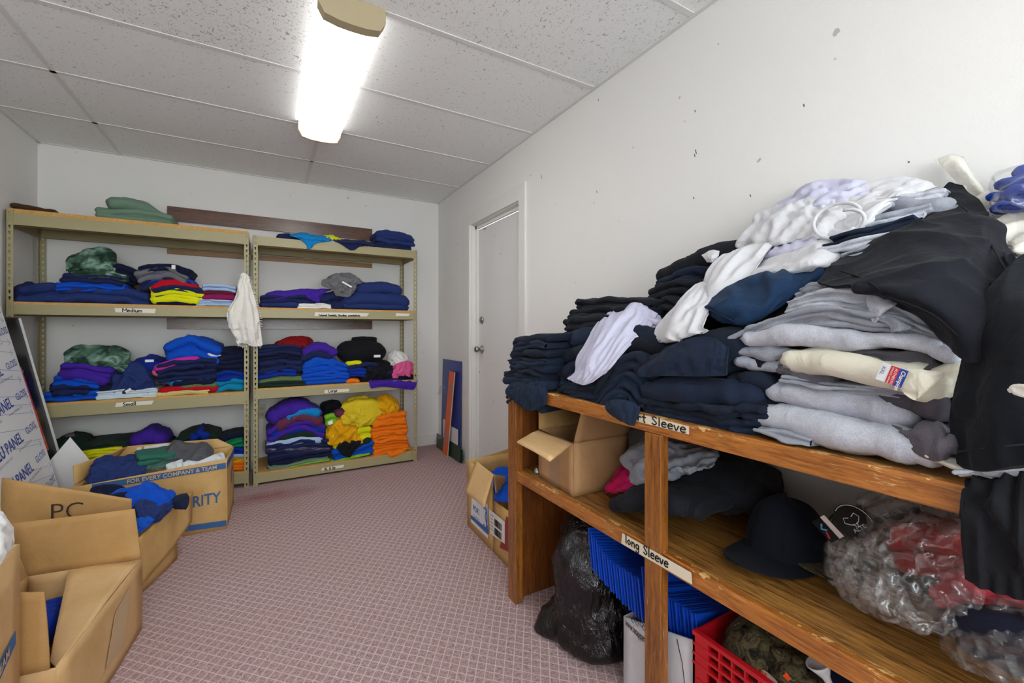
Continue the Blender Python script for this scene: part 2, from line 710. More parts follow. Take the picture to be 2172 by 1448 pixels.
def settle(V, ex, it, amp, pin, seed, bend=.25, lo=-.002, nf=14.0, hi=.05):
    """relax a sheet that has ex(u,v) more cloth than the surface below it: it buckles into folds that stay outside that surface"""
    n, m = V.shape[:2]
    V0 = V.copy()
    N = gnorm(V0)
    P = V0 + N * (amp * (perlin(V0 * nf, seed) + .5 * perlin(V0 * nf * 2.3, seed + 1)))[..., None]
    cons = []
    eu, ev = ex
    for (dj, di, k) in ((0, 1, 1.0), (1, 0, 1.0), (1, 1, .5), (1, -1, .5), (0, 3, bend), (3, 0, bend)):
        ja, jb = slice(0, n - dj), slice(dj, n)
        if di >= 0:
            ia, ib = slice(0, m - di), slice(di, m)
        else:
            ia, ib = slice(-di, m), slice(0, m + di)
        e = eu if dj == 0 else (ev if di == 0 else (eu + ev) / 2)
        L = np.linalg.norm(V0[jb, ib] - V0[ja, ia], axis=2) * (1 + e * (1.0 if max(dj, abs(di)) < 3 else .9))
        cons.append(((ja, ia), (jb, ib), L, k))
    for t in range(it):
        acc = np.zeros_like(P)
        for A, B, L, k in cons:
            d = P[B] - P[A]
            l = np.linalg.norm(d, axis=2)
            c = d * ((l - L) / (l + 1e-9) * .5 * k)[..., None]
            acc[A] += c
            acc[B] -= c
        P = P + acc * .42
        w = ((P - V0) * N).sum(2)
        w2 = np.clip(w, lo, hi)
        P = P + N * (w2 - w)[..., None]
        P = P * (1 - pin[..., None]) + V0 * pin[..., None]
    return P


CAM = np.array([0, 0, CAMH])


def sheet_obj(name, P, mat, th=.004, parent=None):
    N = gnorm(P)
    if ((CAM - P) * N).sum() < 0:
        N = -N
    n, m = P.shape[:2]
    V = np.concatenate([P.reshape(-1, 3), (P - N * th).reshape(-1, 3)])
    fl = np.dot(np.cross(P[n // 2, m // 2 + 1] - P[n // 2, m // 2], P[n // 2 + 1, m // 2] - P[n // 2, m // 2]), N[n // 2, m // 2]) < 0
    F = grid_faces(n, m, 0, fl) + grid_faces(n, m, n * m, not fl)
    k = n * m
    ring = list(range(m)) + [j * m + m - 1 for j in range(1, n)] + [(n - 1) * m + i for i in range(m - 2, -1, -1)] + [j * m for j in range(n - 2, 0, -1)]
    for a, b in zip(ring, ring[1:] + ring[:1]):
        F.append((a, k + a, k + b, b) if fl else (b, k + b, k + a, a))
    return mk(name, V, F, mat, parent)


def drape(name, rows, mat, label=None, cat='shirt', group=None, ex=(.08, .08), it=110, amp=.004, n=60, m=60, seed=None, th=.004,
          plane='X', bend=.25, nf=14.0, free='', parent=None, hi=.05, wr=.0012, keep=None, cell=.013, wrf=30.0):
    if seed is None:
        SEED[0] += 1
        seed = SEED[0]
    G0 = np.array([[at(q[0], q[1], **{plane: q[2]}) for q in r] for r in rows])

    def res(g, a, b):
        g = crom(g, a)
        return np.swapaxes(crom(np.swapaxes(g, 0, 1), b), 0, 1)
    g = res(G0, 20, 20)
    lv = np.linalg.norm(np.diff(g, axis=0), axis=2).sum(0).max()
    lu = np.linalg.norm(np.diff(g, axis=1), axis=2).sum(1).max()
    nc, mc = int(np.clip(lv / cell, 9, n)), int(np.clip(lu / cell, 9, m))
    G = res(G0, nc, mc)
    pin = np.zeros((nc, mc))
    if 't' not in free:
        pin[0] = .9
    if 'b' not in free:
        pin[-1] = .9
    if 'l' not in free:
        pin[:, 0] = .9
    if 'r' not in free:
        pin[:, -1] = .9
    # orient so that "outside" is the camera side of the fabric
    N = gnorm(G)
    if ((CAM - G) * N).sum() < 0:
        G = G[:, ::-1]
        pin = pin[:, ::-1]
    P = settle(G, ex, it, amp, pin, seed, bend=bend, nf=nf, hi=hi)
    P = res(P, n, m)
    if wr:
        P = P + gnorm(P) * (wr * wrinkle(P * wrf, seed))[..., None]
    if keep is not None:
        keep.append(P)
    o = sheet_obj(name, P, mat, th, parent)
    return tag(o, label, cat, group) if label else o


# ------------------------------------------------------------------ lettering
def type_text(s, size, o, ux, uy, mat, parent, name='printed_text', lift=.0006, bold=0.0, shear=0.0, align='LEFT', squash=1.0):
    cu = bpy.data.curves.new('t', 'FONT')
    cu.body = s
    cu.size = size
    cu.offset = bold
    cu.shear = shear
    cu.align_x = align
    cu.resolution_u = 3
    ob = bpy.data.objects.new('t', cu)
    COL.objects.link(ob)
    dg = bpy.context.evaluated_depsgraph_get()
    me = bpy.data.meshes.new_from_object(ob.evaluated_get(dg))
    V = np.array([v.co[:] for v in me.vertices]).reshape(-1, 3)
    F = [tuple(p.vertices) for p in me.polygons]
    bpy.data.objects.remove(ob)
    bpy.data.curves.remove(cu)
    bpy.data.meshes.remove(me)
    ux, uy = np.asarray(ux, float), np.asarray(uy, float)
    ux = ux / np.linalg.norm(ux)
    uy = uy / np.linalg.norm(uy)
    nz = np.cross(ux, uy)
    nz /= np.linalg.norm(nz)
    W = np.asarray(o) + V[:, :1] * squash * ux + V[:, 1:2] * uy + nz * lift
    return mk(name, W, F, mat, parent, smooth=False)


PEN = {
    'M': (1.0, [[(0, 0), (.05, 1), (.5, .35), (.9, 1), (.98, 0)]]),
    'e': (.55, [[(.05, .32), (.5, .38), (.42, .58), (.2, .6), (.04, .3), (.15, .03), (.5, .08)]]),
    'd': (.6, [[(.5, .5), (.2, .55), (.05, .25), (.25, .02), (.5, .2)], [(.5, 1), (.52, 0)]]),
    'i': (.25, [[(.1, .55), (.12, 0)], [(.1, .8), (.12, .76)]]),
    'u': (.6, [[(.05, .55), (.08, .1), (.3, .02), (.5, .3), (.5, .55), (.52, 0)]]),
    'm': (.85, [[(.04, 0), (.04, .55)], [(.04, .35), (.22, .55), (.38, .4), (.4, 0)], [(.4, .35), (.6, .55), (.76, .4), (.78, 0)]]),
    'S': (.6, [[(.52, .85), (.3, 1), (.05, .78), (.3, .5), (.52, .25), (.3, .0), (.03, .12)]]),
    's': (.45, [[(.4, .5), (.2, .58), (.06, .42), (.3, .28), (.38, .1), (.2, 0), (.02, .06)]]),
    'a': (.6, [[(.5, .5), (.2, .58), (.04, .25), (.25, 0), (.5, .3)], [(.5, .58), (.55, 0)]]),
    'l': (.22, [[(.1, 1), (.1, 0)]]),
    'L': (.55, [[(.05, 1), (.05, 0), (.5, .02)]]),
    'r': (.42, [[(.05, .55), (.06, 0)], [(.06, .35), (.22, .55), (.4, .5)]]),
    'g': (.55, [[(.48, .5), (.2, .58), (.04, .3), (.25, .05), (.48, .3)], [(.48, .56), (.46, -.25), (.25, -.38), (.05, -.25)]]),
    'X': (.6, [[(.02, 1), (.55, 0)], [(.55, 1), (.02, 0)]]),
    '&': (.6, [[(.55, .1), (.3, .5), (.2, .85), (.38, .95), (.4, .7), (.1, .3), (.25, 0), (.55, .4)]]),
    'U': (.6, [[(.05, 1), (.06, .2), (.28, 0), (.5, .25), (.52, 1)]]),
    'p': (.55, [[(.06, .55), (.05, -.4)], [(.06, .4), (.3, .58), (.5, .3), (.28, .02), (.06, .15)]]),
    'C': (.65, [[(.58, .85), (.3, 1), (.05, .5), (.28, .02), (.6, .15)]]),
    'o': (.55, [[(.25, .55), (.04, .28), (.25, 0), (.48, .28), (.25, .55)]]),
    'n': (.55, [[(.05, .55), (.06, 0)], [(.06, .32), (.28, .56), (.45, .4), (.46, 0)]]),
    'J': (.55, [[(.1, 1), (.52, 1)], [(.35, 1), (.35, .15), (.18, 0), (.02, .15)]]),
    'c': (.5, [[(.45, .48), (.22, .56), (.04, .28), (.22, 0), (.46, .08)]]),
    'k': (.5, [[(.06, 1), (.06, 0)], [(.45, .58), (.07, .28), (.46, 0)]]),
    't': (.45, [[(.22, .95), (.22, .05), (.36, 0)], [(.03, .6), (.42, .62)]]),
    'H': (.65, [[(.05, 1), (.05, 0)], [(.55, 1), (.55, 0)], [(.05, .5), (.55, .52)]]),
    'h': (.55, [[(.05, 1), (.06, 0)], [(.06, .32), (.28, .56), (.45, .4), (.46, 0)]]),
    'v': (.5, [[(.02, .56), (.22, 0), (.46, .58)]]),
    'w': (.75, [[(.02, .56), (.18, 0), (.34, .45), (.52, 0), (.7, .56)]]),
    ',': (.25, [[(.12, .06), (.05, -.15)]]),
    ' ': (.45, []),
}


def pen_text(s, h, o, ux, uy, mat, parent, w=.0022, name='handwriting', lift=.0012, xs=1.0):
    ux, uy = np.asarray(ux, float), np.asarray(uy, float)
    ux, uy = ux / np.linalg.norm(ux), uy / np.linalg.norm(uy)
    nz = np.cross(ux, uy)
    nz /= np.linalg.norm(nz)
    mb = MB()
    x = 0.0
    for ch in s:
        wd, st = PEN[ch]
        for pl in st:
            P = np.array(pl, float)
            P = crom(P, max(2, 4 * (len(P) - 1))) if len(P) > 2 else P
            W = np.asarray(o) + ((x + P[:, :1]) * h * xs) * ux + (P[:, 1:2] * h) * uy
            # a flat ink ribbon
            T = np.gradient(W, axis=0)
            T /= np.linalg.norm(T, axis=1)[:, None] + 1e-12
            sd = np.cross(nz, T) * w / 2
            T2 = T * w * .4
            W[0] -= T2[0]
            W[-1] += T2[-1]
            k = len(W)
            V = np.concatenate([W + sd + nz * lift, W - sd + nz * lift, W + sd + nz * lift * .3, W - sd + nz * lift * .3])
            F = []
            for i in range(k - 1):
                F += [(i, k + i, k + i + 1, i + 1), (2 * k + i, i, i + 1, 2 * k + i + 1), (k + i, 3 * k + i, 3 * k + i + 1, k + i + 1)]
            mb.add(V, F)
        x += wd + .12
    return mb.build(name, mat, parent)


def quad_sheet(name, a, b, c, d, mat, parent, th=.0008, n=1):
    return MB().slab(a, b, c, d, th, n).build(name, mat, parent)

# ================================================================== ROOM SHELL
XL, XR, YB, YF, ZC = -1.352, 1.525, 4.166, -1.9, 2.435
W_WALL = m_wall('painted_wall', '#e9e8e6', .3, 150)
W_BACK = m_wall('painted_wall_smooth', '#e9e8e6', .12, 150)
WHITE_TRIM = plain('white_trim_paint', '#e6e5e2', .45, bump=.05)
DOOR_PAINT = m_wall('door_paint', '#e2e2e1', .08, 60)
T = .12
struct(MB().box(XL - T, XR + T + .2, YF - T, YB + T, -.1, 0).build('floor', m_carpet(), org=(0, 0, 0)))
struct(MB().box(XL - T, XR + T + .2, YF - T, YB + T, ZC, ZC + .08).build('ceiling', m_ceiling(), org=(0, 0, 0)))
struct(MB().box(XL - T, XR + T, YB, YB + T, 0, ZC).build('wall_back', W_BACK))
struct(MB().box(XL - T, XL, YF, YB, 0, ZC).build('wall_left', W_BACK))
WX0, WX1, WZ0, WZ1 = -1.15, 1.3, .75, 2.3  # unseen window opening behind the camera, added for even fill light
struct(MB().box(XL - T, WX0, YF - T, YF, 0, ZC).box(WX1, XR + T, YF - T, YF, 0, ZC).box(WX0, WX1, YF - T, YF, 0, WZ0).box(WX0, WX1, YF - T, YF, WZ1, ZC).build('wall_front', W_BACK))
fr_ = MB()
for (a, b_) in ((WX0, WX0 + .05), ((WX0 + WX1) / 2 - .025, (WX0 + WX1) / 2 + .025), (WX1 - .05, WX1)):
    fr_.box(a, b_, YF - .08, YF - .02, WZ0, WZ1)
fr_.box(WX0, WX1, YF - .08, YF - .02, WZ0, WZ0 + .05).box(WX0, WX1, YF - .08, YF - .02, WZ1 - .05, WZ1).box(WX0 - .04, WX1 + .04, YF - .02, YF + .03, WZ0 - .03, WZ0)
struct(fr_.build('added_window_1', WHITE_TRIM, bevel=.002))
pl_ = bpy.data.lights.new('added_window_portal', 'AREA')
pl_.shape = 'RECTANGLE'
pl_.size, pl_.size_y = WX1 - WX0, WZ1 - WZ0
pl_.cycles.is_portal = True  # guides sky light in through the added opening
po_ = bpy.data.objects.new('added_window_portal', pl_)
COL.objects.link(po_)
po_.location = ((WX0 + WX1) / 2, YF - .1, (WZ0 + WZ1) / 2)
po_.rotation_euler = (-math.pi / 2, 0, 0)
DY0, DY1, DZ = 2.545, 3.358, 2.043
w = MB()
w.box(XR, XR + T, YF, DY0, 0, ZC).box(XR, XR + T, DY1, YB, 0, ZC).box(XR, XR + T, DY0, DY1, DZ, ZC)
struct(w.build('wall_right', W_WALL))
b = MB()
b.box(XL, XR, YB - .012, YB, 0, .095).box(XL, XR, YB - .016, YB, 0, .012)
struct(b.build('baseboard_back', WHITE_TRIM, bevel=.002))
struct(MB().box(XR - .012, XR, 3.53, YB - .012, 0, .095).build('baseboard_right', WHITE_TRIM, bevel=.002))
# door casing, jamb and slab
c = MB()
c.box(XR - .016, XR, DY1, 3.53, 0, 2.15).box(XR - .016, XR, 2.464, DY0, 0, 2.15).box(XR - .016, XR, DY0, DY1, DZ, 2.15)
c.box(XR - .022, XR, 3.36, 3.40, 0, DZ).box(XR, XR + T, DY1 - .006, DY1, 0, DZ).box(XR, XR + T, DY0, DY0 + .006, 0, DZ).box(XR, XR + T, DY0, DY1, DZ - .006, DZ)
c.box(XR + .035, XR + .055, DY1 - .03, DY1, 0, DZ).box(XR + .035, XR + .055, DY0, DY1, DZ - .035, DZ)
struct(c.build('trim_1', WHITE_TRIM, bevel=.0015))
STEEL = plain('brushed_steel', '#a9a7a2', .28, 1.0)
d = struct(MB().box(XR + .055, XR + .095, DY0 + .01, DY1 - .028, .008, DZ - .036).build('door_1', DOOR_PAINT))
ky, kx = 3.262, XR + .055
k = MB()
k.lathe((kx, ky, .99), (-1, 0, 0), [(0, .033), (.006, .033), (.008, .014), (.03, .012), (.036, .022), (.05, .027), (.062, .025), (.068, .014), (.069, .001)])
k.build('door_knob', STEEL, d, True)
k = MB()
k.lathe((kx, ky, 1.235), (-1, 0, 0), [(0, .03), (.01, .03), (.016, .024), (.017, .012), (.022, .011), (.023, .001)])
k.build('deadbolt', STEEL, d, True)
MB().box(kx - .001, kx, 3.19, 3.235, 1.985, 1.994).build('small_sticker', plain('sticker_red', '#a86a60', .5), d)
# suspended ceiling grid
g = MB()
for xx in (-.915, .305):
    g.box(xx - .012, xx + .012, YF, YB, ZC - .004, ZC + .001)
yy = 3.596
while yy > YF:
    g.box(XL, XR, yy - .012, yy + .012, ZC - .004, ZC + .001)
    yy -= .61
g.box(XL, XL + .02, YF, YB, ZC - .005, ZC).box(XR - .02, XR, YF, YB, ZC - .005, ZC).box(XL, XR, YB - .02, YB, ZC - .005, ZC)
struct(g.build('trim_2', plain('grid_white', '#dcdddb', .6)))
# scuffs and nail holes on the right wall are in the paint; a few deeper gouges are real dents of dark plaster
DK = plain('bare_plaster', '#6d6a66', .9)
gg = MB()
for (px, py, s) in [(1474, 322, 8), (1472, 330, 5), (1703, 224, 5), (1470, 420, 4), (1265, 407, 4), (1147, 375, 7), (1268, 212, 4), (1590, 415, 4), (1925, 344, 3), (1473, 236, 4)]:
    p, q = at(px, py - s * .6, X=XR), at(px + s * .3, py + s * .6, X=XR)
    gg.slab(p, p + (0, -.004, 0), q + (0, -.004, 0), q, .0012)
struct(gg.build('trim_3', DK))

# ------------------------------------------------------------------ wall-mounted boards, outlet
DARKWOOD = m_wood('dark_stained_board', '#3a1d10', '#6b3c20', grain=(.35, 6, 6), scale=1.2, rough=.25, coat=.5)
MIDWOOD = m_wood('oak_batten', '#7a5426', '#a4763c', grain=(.35, 6, 6), scale=1.2)
for (z0, z1, m, lab) in [(1.985, 2.097, DARKWOOD, 'dark glossy stained board fixed to the back wall above the shelving'),
                         (1.732, 1.774, MIDWOOD, 'narrow light oak batten on the wall behind the top shelves'),
                         (1.158, 1.242, DARKWOOD, 'dark stained board on the wall just below the Medium shelf')]:
    o = MB().box(-.65, .868, YB - .019, YB, z0, z1).build('wall_board', m, bevel=.002)
    tag(o, lab, 'board')
o = MB().box(-.060, .004, YB - .006, YB, .41, .53).build('wall_outlet', plain('outlet_almond', '#cfc7b4', .4), bevel=.002)
tag(o, 'almond double wall outlet behind the bottom right shelf', 'outlet')
SLOT = plain('outlet_slot', '#2a2622', .6)
for zz in (.445, .495):
    s = MB().lathe((-.028, YB - .006, zz), (0, -1, 0), [(0, .017), (.002, .016)])
    so = s.build('socket', plain('outlet_face', '#bdb49e', .4), o)
    for dx in (-.006, .006):
        MB().box(-.028 + dx - .0012, -.028 + dx + .0012, YB - .0095, YB - .0075, zz - .003, zz + .006).build('slot', SLOT, so)

# ------------------------------------------------------------------ ceiling lamps


def lamp_mat():
    k = NT('lamp_diffuser')
    tc = k.n('ShaderNodeTexCoord')
    sx = k.n('ShaderNodeSeparateXYZ')
    k.link(tc.outputs['Object'], sx.inputs[0])
    # two tubes glow behind the acrylic, a weaker band runs between them
    a = k.math('ABSOLUTE', sx.outputs[0])
    s = k.math('ADD', .8, k.math('MULTIPLY', k.math('MINIMUM', k.math('MULTIPLY', a, 24), 1), .35))
    e = k.n('ShaderNodeEmission', Color=(1, .985, .955, 1))
    k.link(k.math('MULTIPLY', s, LAMP), e.inputs[1])
    k.link(e.outputs[0], k.out.inputs[0])
    return k.m


LAMP = 7.0
LAMPM = lamp_mat()
LAMPS = m_emit('lamp_diffuser_side', (1, .985, .955, 1), 1.6)
CAPM = plain('lamp_end_cap', '#b5a888', .5)


def lamp(x0, x1, y0, y1, label):
    xc = (x0 + x1) / 2
    t = empty('ceiling_lamp', (xc, (y0 + y1) / 2, 2.435), label, 'ceiling lamp')
    prof = [(-.118, 2.415), (-.118, 2.385), (-.098, 2.348), (-.05, 2.338), (0, 2.336), (.05, 2.338), (.098, 2.348), (.118, 2.385), (.118, 2.415)]
    V = [(xc + a, y, z) for y in (y0 + .03, y1 - .012) for a, z in prof]
    k = len(prof)
    F = [(i, i + 1, k + i + 1, k + i) for i in range(k - 1)]
    o = mk('diffuser', V, F, LAMPM, t, smooth=False, org=(xc, (y0 + y1) / 2, 2.38))
    o.data.materials.append(LAMPS)
    for i in (0, 1, k - 3, k - 2):
        o.data.polygons[i].material_index = 1
    MB().box(xc - .105, xc + .105, y0 + .03, y1 - .012, 2.412, 2.434).build('housing', plain('lamp_housing', '#d8d4c8', .5), t)

    def cap(y, yy, gr):
        q = [(a * gr, z - (.006 if z < 2.4 else 0)) for a, z in prof]
        q = [(q[0][0], 2.434)] + q + [(q[-1][0], 2.434)]
        n = len(q)
        V = [(xc + a, s, z) for s in (y, yy) for a, z in q]
        F = [tuple(range(n)), tuple(range(n, 2 * n))[::-1]] + [(i, (i + 1) % n, n + (i + 1) % n, n + i)[::-1] for i in range(n)]
        mk('end_cap', V, F, CAPM, t, smooth=False)
    cap(y0 - .005, y0 + .04, 1.05)
    cap(y1 - .016, y1, 1.04)


lamp(.176, .415, 1.755, 2.95, 'white wraparound fluorescent ceiling lamp with tan end caps')
lamp(.176, .415, -1.35, -.1, 'second fluorescent ceiling lamp, unseen, added above the near end')  # unseen lamp behind the camera, put in to light the near pile

# ================================================================== STEEL SHELVING
OLIVE = plain('olive_tan_enamel', '#a39a72', .42, bump=.03)
CHIPBOARD = m_wood('particle_board', '#b88a48', '#d2a865', grain=(3, 3, 3), scale=3, rough=.7, coat=0)


def flange(mb, o, u, nrm, w, z0, z1, th=.002, pitch=.0381):
    """punched steel strip: every pitch a keyhole (round head, narrow foot)"""
    o, u, nrm = np.array(o, float), np.array(u, float), np.array(nrm, float)
    n = int((z1 - z0) / pitch)
    hole = [(-.0065, .004), (-.0048, .009), (0, .011), (.0048, .009), (.0065, .004), (.003, -.002), (.0026, -.011), (-.0026, -.011), (-.003, -.002)]
    for i in range(n):
        za = z0 + i * (z1 - z0) / n
        zb = za + (z1 - z0) / n
        zm = (za + zb) / 2
        out = [(-w / 2, zm), (-w / 2, zb), (0, zb), (w / 2, zb), (w / 2, zm), (w / 2, (zm + za) / 2), (w / 2, za), (-w / 2, za), (-w / 2, (zm + za) / 2)]
        inn = [(a, zm + b) for a, b in hole]
        V = []
        for s in (0, 1):
            for (a, z) in out + inn:
                V.append(o + u * (a + w / 2) + np.array((0, 0, z)) + nrm * th * s)
        F = []
        for j in range(9):
            k = (j + 1) % 9
            F.append((j, k, 9 + k, 9 + j))
            F.append((18 + j, 27 + j, 27 + k, 18 + k))
            F.append((9 + j, 9 + k, 27 + k, 27 + j))
        F += [(8, 0, 18, 26), (0, 1, 19, 18), (3, 4, 22, 21), (4, 5, 23, 22), (5, 6, 24, 23), (7, 8, 26, 25)]
        mb.add(V, F)


def rack(x0, x1, levels, h, label):
    t = empty('shelving_rack', ((x0 + x1) / 2, 3.92, 0), label, 'shelving')
    ya, yb = 3.70, 4.144
    for (X, sx) in ((x0, 1), (x1, -1)):
        for (Y, sy) in ((ya, 1), (yb, -1)):
            mb = MB()
            flange(mb, (X if sx > 0 else X - .031, Y, 0), (1, 0, 0), (0, sy, 0), .031, 0, h)
            flange(mb, (X, Y if sy > 0 else Y - .031, 0), (0, 1, 0), (sx, 0, 0), .031, 0, h)
            mb.build('post', OLIVE, t)
    for (zb, zt, bt) in levels:
        for Y, s in ((ya + .0025, 1), (yb - .0025, -1)):
            mb = MB()
            y1, y2 = sorted((Y, Y + s * .004))
            mb.box(x0 + .004, x1 - .004, y1, y2, zb, zt)
            y1, y2 = sorted((Y, Y + s * .03))
            mb.box(x0 + .035, x1 - .035, y1, y2, zb, zb + .003)
            if s > 0:
                for X in (x0 + .0165, x1 - .0165):
                    for z in (zb + (zt - zb) * .25, zb + (zt - zb) * .78):
                        mb.lathe((X, ya + .001, z), (0, -1, 0), [(0, .009), (.0025, .0085), (.003, .0065), (.0018, .005), (.0018, .001)], 14)
            mb.build('beam', OLIVE, t)
        for X, s in ((x0 + .0025, 1), (x1 - .0025, -1)):
            a, b2 = sorted((X, X + s * .004))
            mb = MB().box(a, b2, ya + .006, yb - .006, zb, zt)
            mb.build('beam', OLIVE, t)
        MB().box(x0 + .008, x1 - .008, ya + .0075, yb - .0075, max(zt - .014, zb + .004), bt).build('shelf_board', CHIPBOARD, t)
    return t


RL = rack(-1.334, -.104, [(1.776, 1.850, 1.876), (1.241, 1.305, 1.321), (.608, .686, .701), (.030, .108, .118)], 1.866, 'left olive steel shelving unit with four shelves, Medium and Small tapes')
RR = rack(-.080, 1.157, [(1.778, 1.846, 1.848), (1.239, 1.305, 1.320), (.636, .702, .716), (.014, .082, .090)], 1.850, 'right olive steel shelving unit with four shelves, Large and XL tapes')
TAPE = plain('masking_tape', '#ddd3bd', .6)
TAPEW = plain('white_tape', '#e4e0d4', .6)
INK = plain('marker_ink', '#141414', .5)


def rack_tape(root, x0, y0, x1, y1, x2, y2, x3, y3, text, tx, ty, size):
    """corner pixels of the tape on the beam face: left bottom, right bottom, right top, left top"""
    Y = 3.7015
    a, b_, c_, d_ = [at(*q, Y=Y) for q in ((x0, y0), (x1, y1), (x2, y2), (x3, y3))]
    tp = MB().slab(a, b_, c_, d_, .0008).build('tape_label', TAPEW, root)
    if text:
        pen_text(text, size, at(tx, ty, Y=Y - .0005), b_ - a, (0, 0, 1), INK, tp, w=.0045, lift=.0008)
    return tp


rack_tape(RL, 245, 662, 328, 664, 331, 655, 243, 653, 'Medium', 260, 661, .022)
rack_tape(RL, 244, 863, 322, 857, 326, 849, 247, 854, 'Small', 261, 861, .022)
rack_tape(RR, 667, 670, 778, 671, 783, 664, 668, 662, 'Colored Jackets, Hoodies, sweatshirts', 676, 670, .014)
rack_tape(RR, 839, 670, 867, 670, 869, 665, 840, 664, '', 0, 0, 0)
rack_tape(RR, 688, 834, 740, 830, 741, 824, 689, 827, 'Large', 697, 832, .020)
rack_tape(RR, 681, 998, 728, 991, 730, 985, 684, 992, 'XL & Up', 688, 997, .018)

# ================================================================== GARMENTS ON THE STEEL SHELVING
CC = {
    'navy': ('#1d2650', 'navy blue'), 'dnavy': ('#141b38', 'dark navy'), 'mnavy': ('#26366e', 'medium navy'), 'royal': ('#0b4fc4', 'royal blue'), 'droyal': ('#0a2f95', 'deep royal blue'),
    'purple': ('#42249a', 'purple'), 'cyan': ('#1186cc', 'bright cyan'), 'teal': ('#0d87b4', 'teal blue'), 'yellow': ('#e2e314', 'neon yellow'),
    'lime': ('#84c233', 'lime green'), 'red': ('#ba0e20', 'red'), 'dred': ('#8e1219', 'dark red'), 'maroon': ('#621a34', 'maroon'), 'plum': ('#673149', 'plum'), 'wine': ('#8c1c55', 'raspberry'),
    'dgreen': ('#1d3029', 'dark green'), 'olive': ('#66784f', 'olive green'), 'sage': ('#6f8a78', 'sage green'), 'green': ('#0f8452', 'green'),
    'orange': ('#ee7a12', 'orange'), 'gold': ('#e2a50c', 'gold'), 'yell2': ('#dcc22a', 'mustard yellow'), 'lblue': ('#a7c2e4', 'light blue'), 'white': ('#e8e8e6', 'white'),
    'ice': ('#ccdce6', 'pale ice blue'), 'gray': ('#6a6b70', 'gray'), 'dgray': ('#45464b', 'dark gray'), 'black': ('#14161b', 'black'), 'pink': ('#e2629a', 'pink'),
    'coral': ('#e8707c', 'coral pink'), 'magenta': ('#c22c9e', 'magenta'), 'brown': ('#4b3424', 'brown'), 'cream': ('#d9cd8a', 'pale yellow'), 'tie': ('#4e6f5f', 'green streaked'), 'ltie': ('#3c5748', 'dark green streaked'),
}
ORD = ['top', 'second', 'third', 'fourth', 'fifth', 'sixth', 'seventh', 'eighth', 'ninth', 'tenth', 'eleventh', 'twelfth', 'thirteenth', 'fourteenth']


def fm(key):
    hx = CC[key][0]
    if key in ('tie', 'ltie'):
        return fabric(hx, 'tiedye', '#233a30')
    if key in ('gray',):
        return fabric(hx, 'heather')
    return fabric(hx)


def rack_item(key, x0, x1, yt, yb, Yf, zmin=None, D=.29, L=2, sag=.006, wr=.0035, rough=.004, tilt=0.0, arch=0.0, name='folded_shirt', n=34, wf=20):
    a, b_ = at(x0, (yt + yb) / 2, Y=Yf), at(x1, (yt + yb) / 2, Y=Yf)
    zt = (at((x0 + x1) / 2, yt, Y=Yf))[2]
    zb = (at((x0 + x1) / 2, yb, Y=Yf))[2]
    if zmin is not None:
        zb = max(zb, zmin) if tilt or arch else zmin
    H = zt - zb
    r = H / L / 2
    zc = (zt + zb) / 2
    s = np.linspace(0, 1, 5)
    C = np.stack([a[0] + r + (b_[0] - a[0] - 2 * r) * s, np.full(5, Yf), zc + tilt * (s - .5) - arch * (2 * s - 1) ** 2], -1)
    D = min(D, 4.134 - Yf)
    return bundle(name, C, H, D, (0, 1, 0), fm(key), layers=L, n=n, sag=sag, wr=wr, rough=rough, wf=wf)


def heap(name, key, x0, x1, yt, yb, Yf, tilt=0.0, ex=.2):
    """a garment dropped in a crumple: a loose sheet settled over a low mound"""
    SEED[0] += 1
    rg = np.random.RandomState(SEED[0])
    h, w_ = yb - yt, x1 - x0
    tp = tilt * 234
    rows = []
    for (fy, dY, e) in ((.30, .22, .5), (.0, .10, .42), (.28, .03, .25), (.62, .0, .12), (.97, .012, .0)):
        r = []
        for c, f in enumerate((0, .25, .5, .75, 1)):
            k = (2 * f - 1) ** 2
            inset = .06 if c in (0, 4) and fy > .9 else 0
            r.append((x0 + w_ * (f + (inset if c == 0 else -inset)) + rg.uniform(-.03, .03) * w_ * (0 < c < 4), yt + h * min(fy + e * k, 1.0) + rg.uniform(-.05, .05) * h - tp * (f - .5) * (1 - fy), Yf + dY + .05 * k * (fy < .9)))
        rows.append(r)
    return drape(name, rows, fm(key), None, plane='Y', ex=(ex, ex), amp=.008, n=44, m=48, th=.006, cell=.016, nf=9, hi=.03)


def rack_stack(where, group, zs, rows, Yf=3.722):
    """rows from the top down: colour, x0, x1, y top, y bottom, options"""
    cnt = len(rows)
    for i, r in enumerate(rows):
        key, x0, x1, yt, yb = r[:5]
        kw = dict(r[5]) if len(r) > 5 else {}
        what = kw.pop('what', 'folded shirt')
        lab = kw.pop('label', None)
        dy = kw.pop('dy', R_.uniform(-.006, .008))
        nm = 'folded_' + what.split()[-1] if 'folded' in what else what.replace(' ', '_')
        if what.startswith('crumpled'):
            o = heap(nm, key, x0, x1, yt, yb, Yf + dy, tilt=kw.get('tilt', 0), ex=kw.get('ex', .2))
        else:
            o = rack_item(key, x0, x1, yt, yb, Yf + dy, zs + .001 if i == cnt - 1 else None, name=nm, **kw)
        pos = 'lowest in' if i == cnt - 1 and cnt > 1 else (ORD[i] + ' from top in' if i else 'topmost in')
        tag(o, lab or f'{CC[key][1]} {what}, {pos} {where}', what.split()[-1], group)


GM = 'folded clothes on the Medium shelf'
GS = 'folded clothes on the Small shelf'
GL = 'folded clothes on the Large shelf'
GX = 'folded clothes on the XL shelf'
GJ = 'jackets and sweatshirts on the right upper shelf'
GT = 'clothes on top of the shelving'
GB = 'clothes on the bottom left shelf'
A = dict
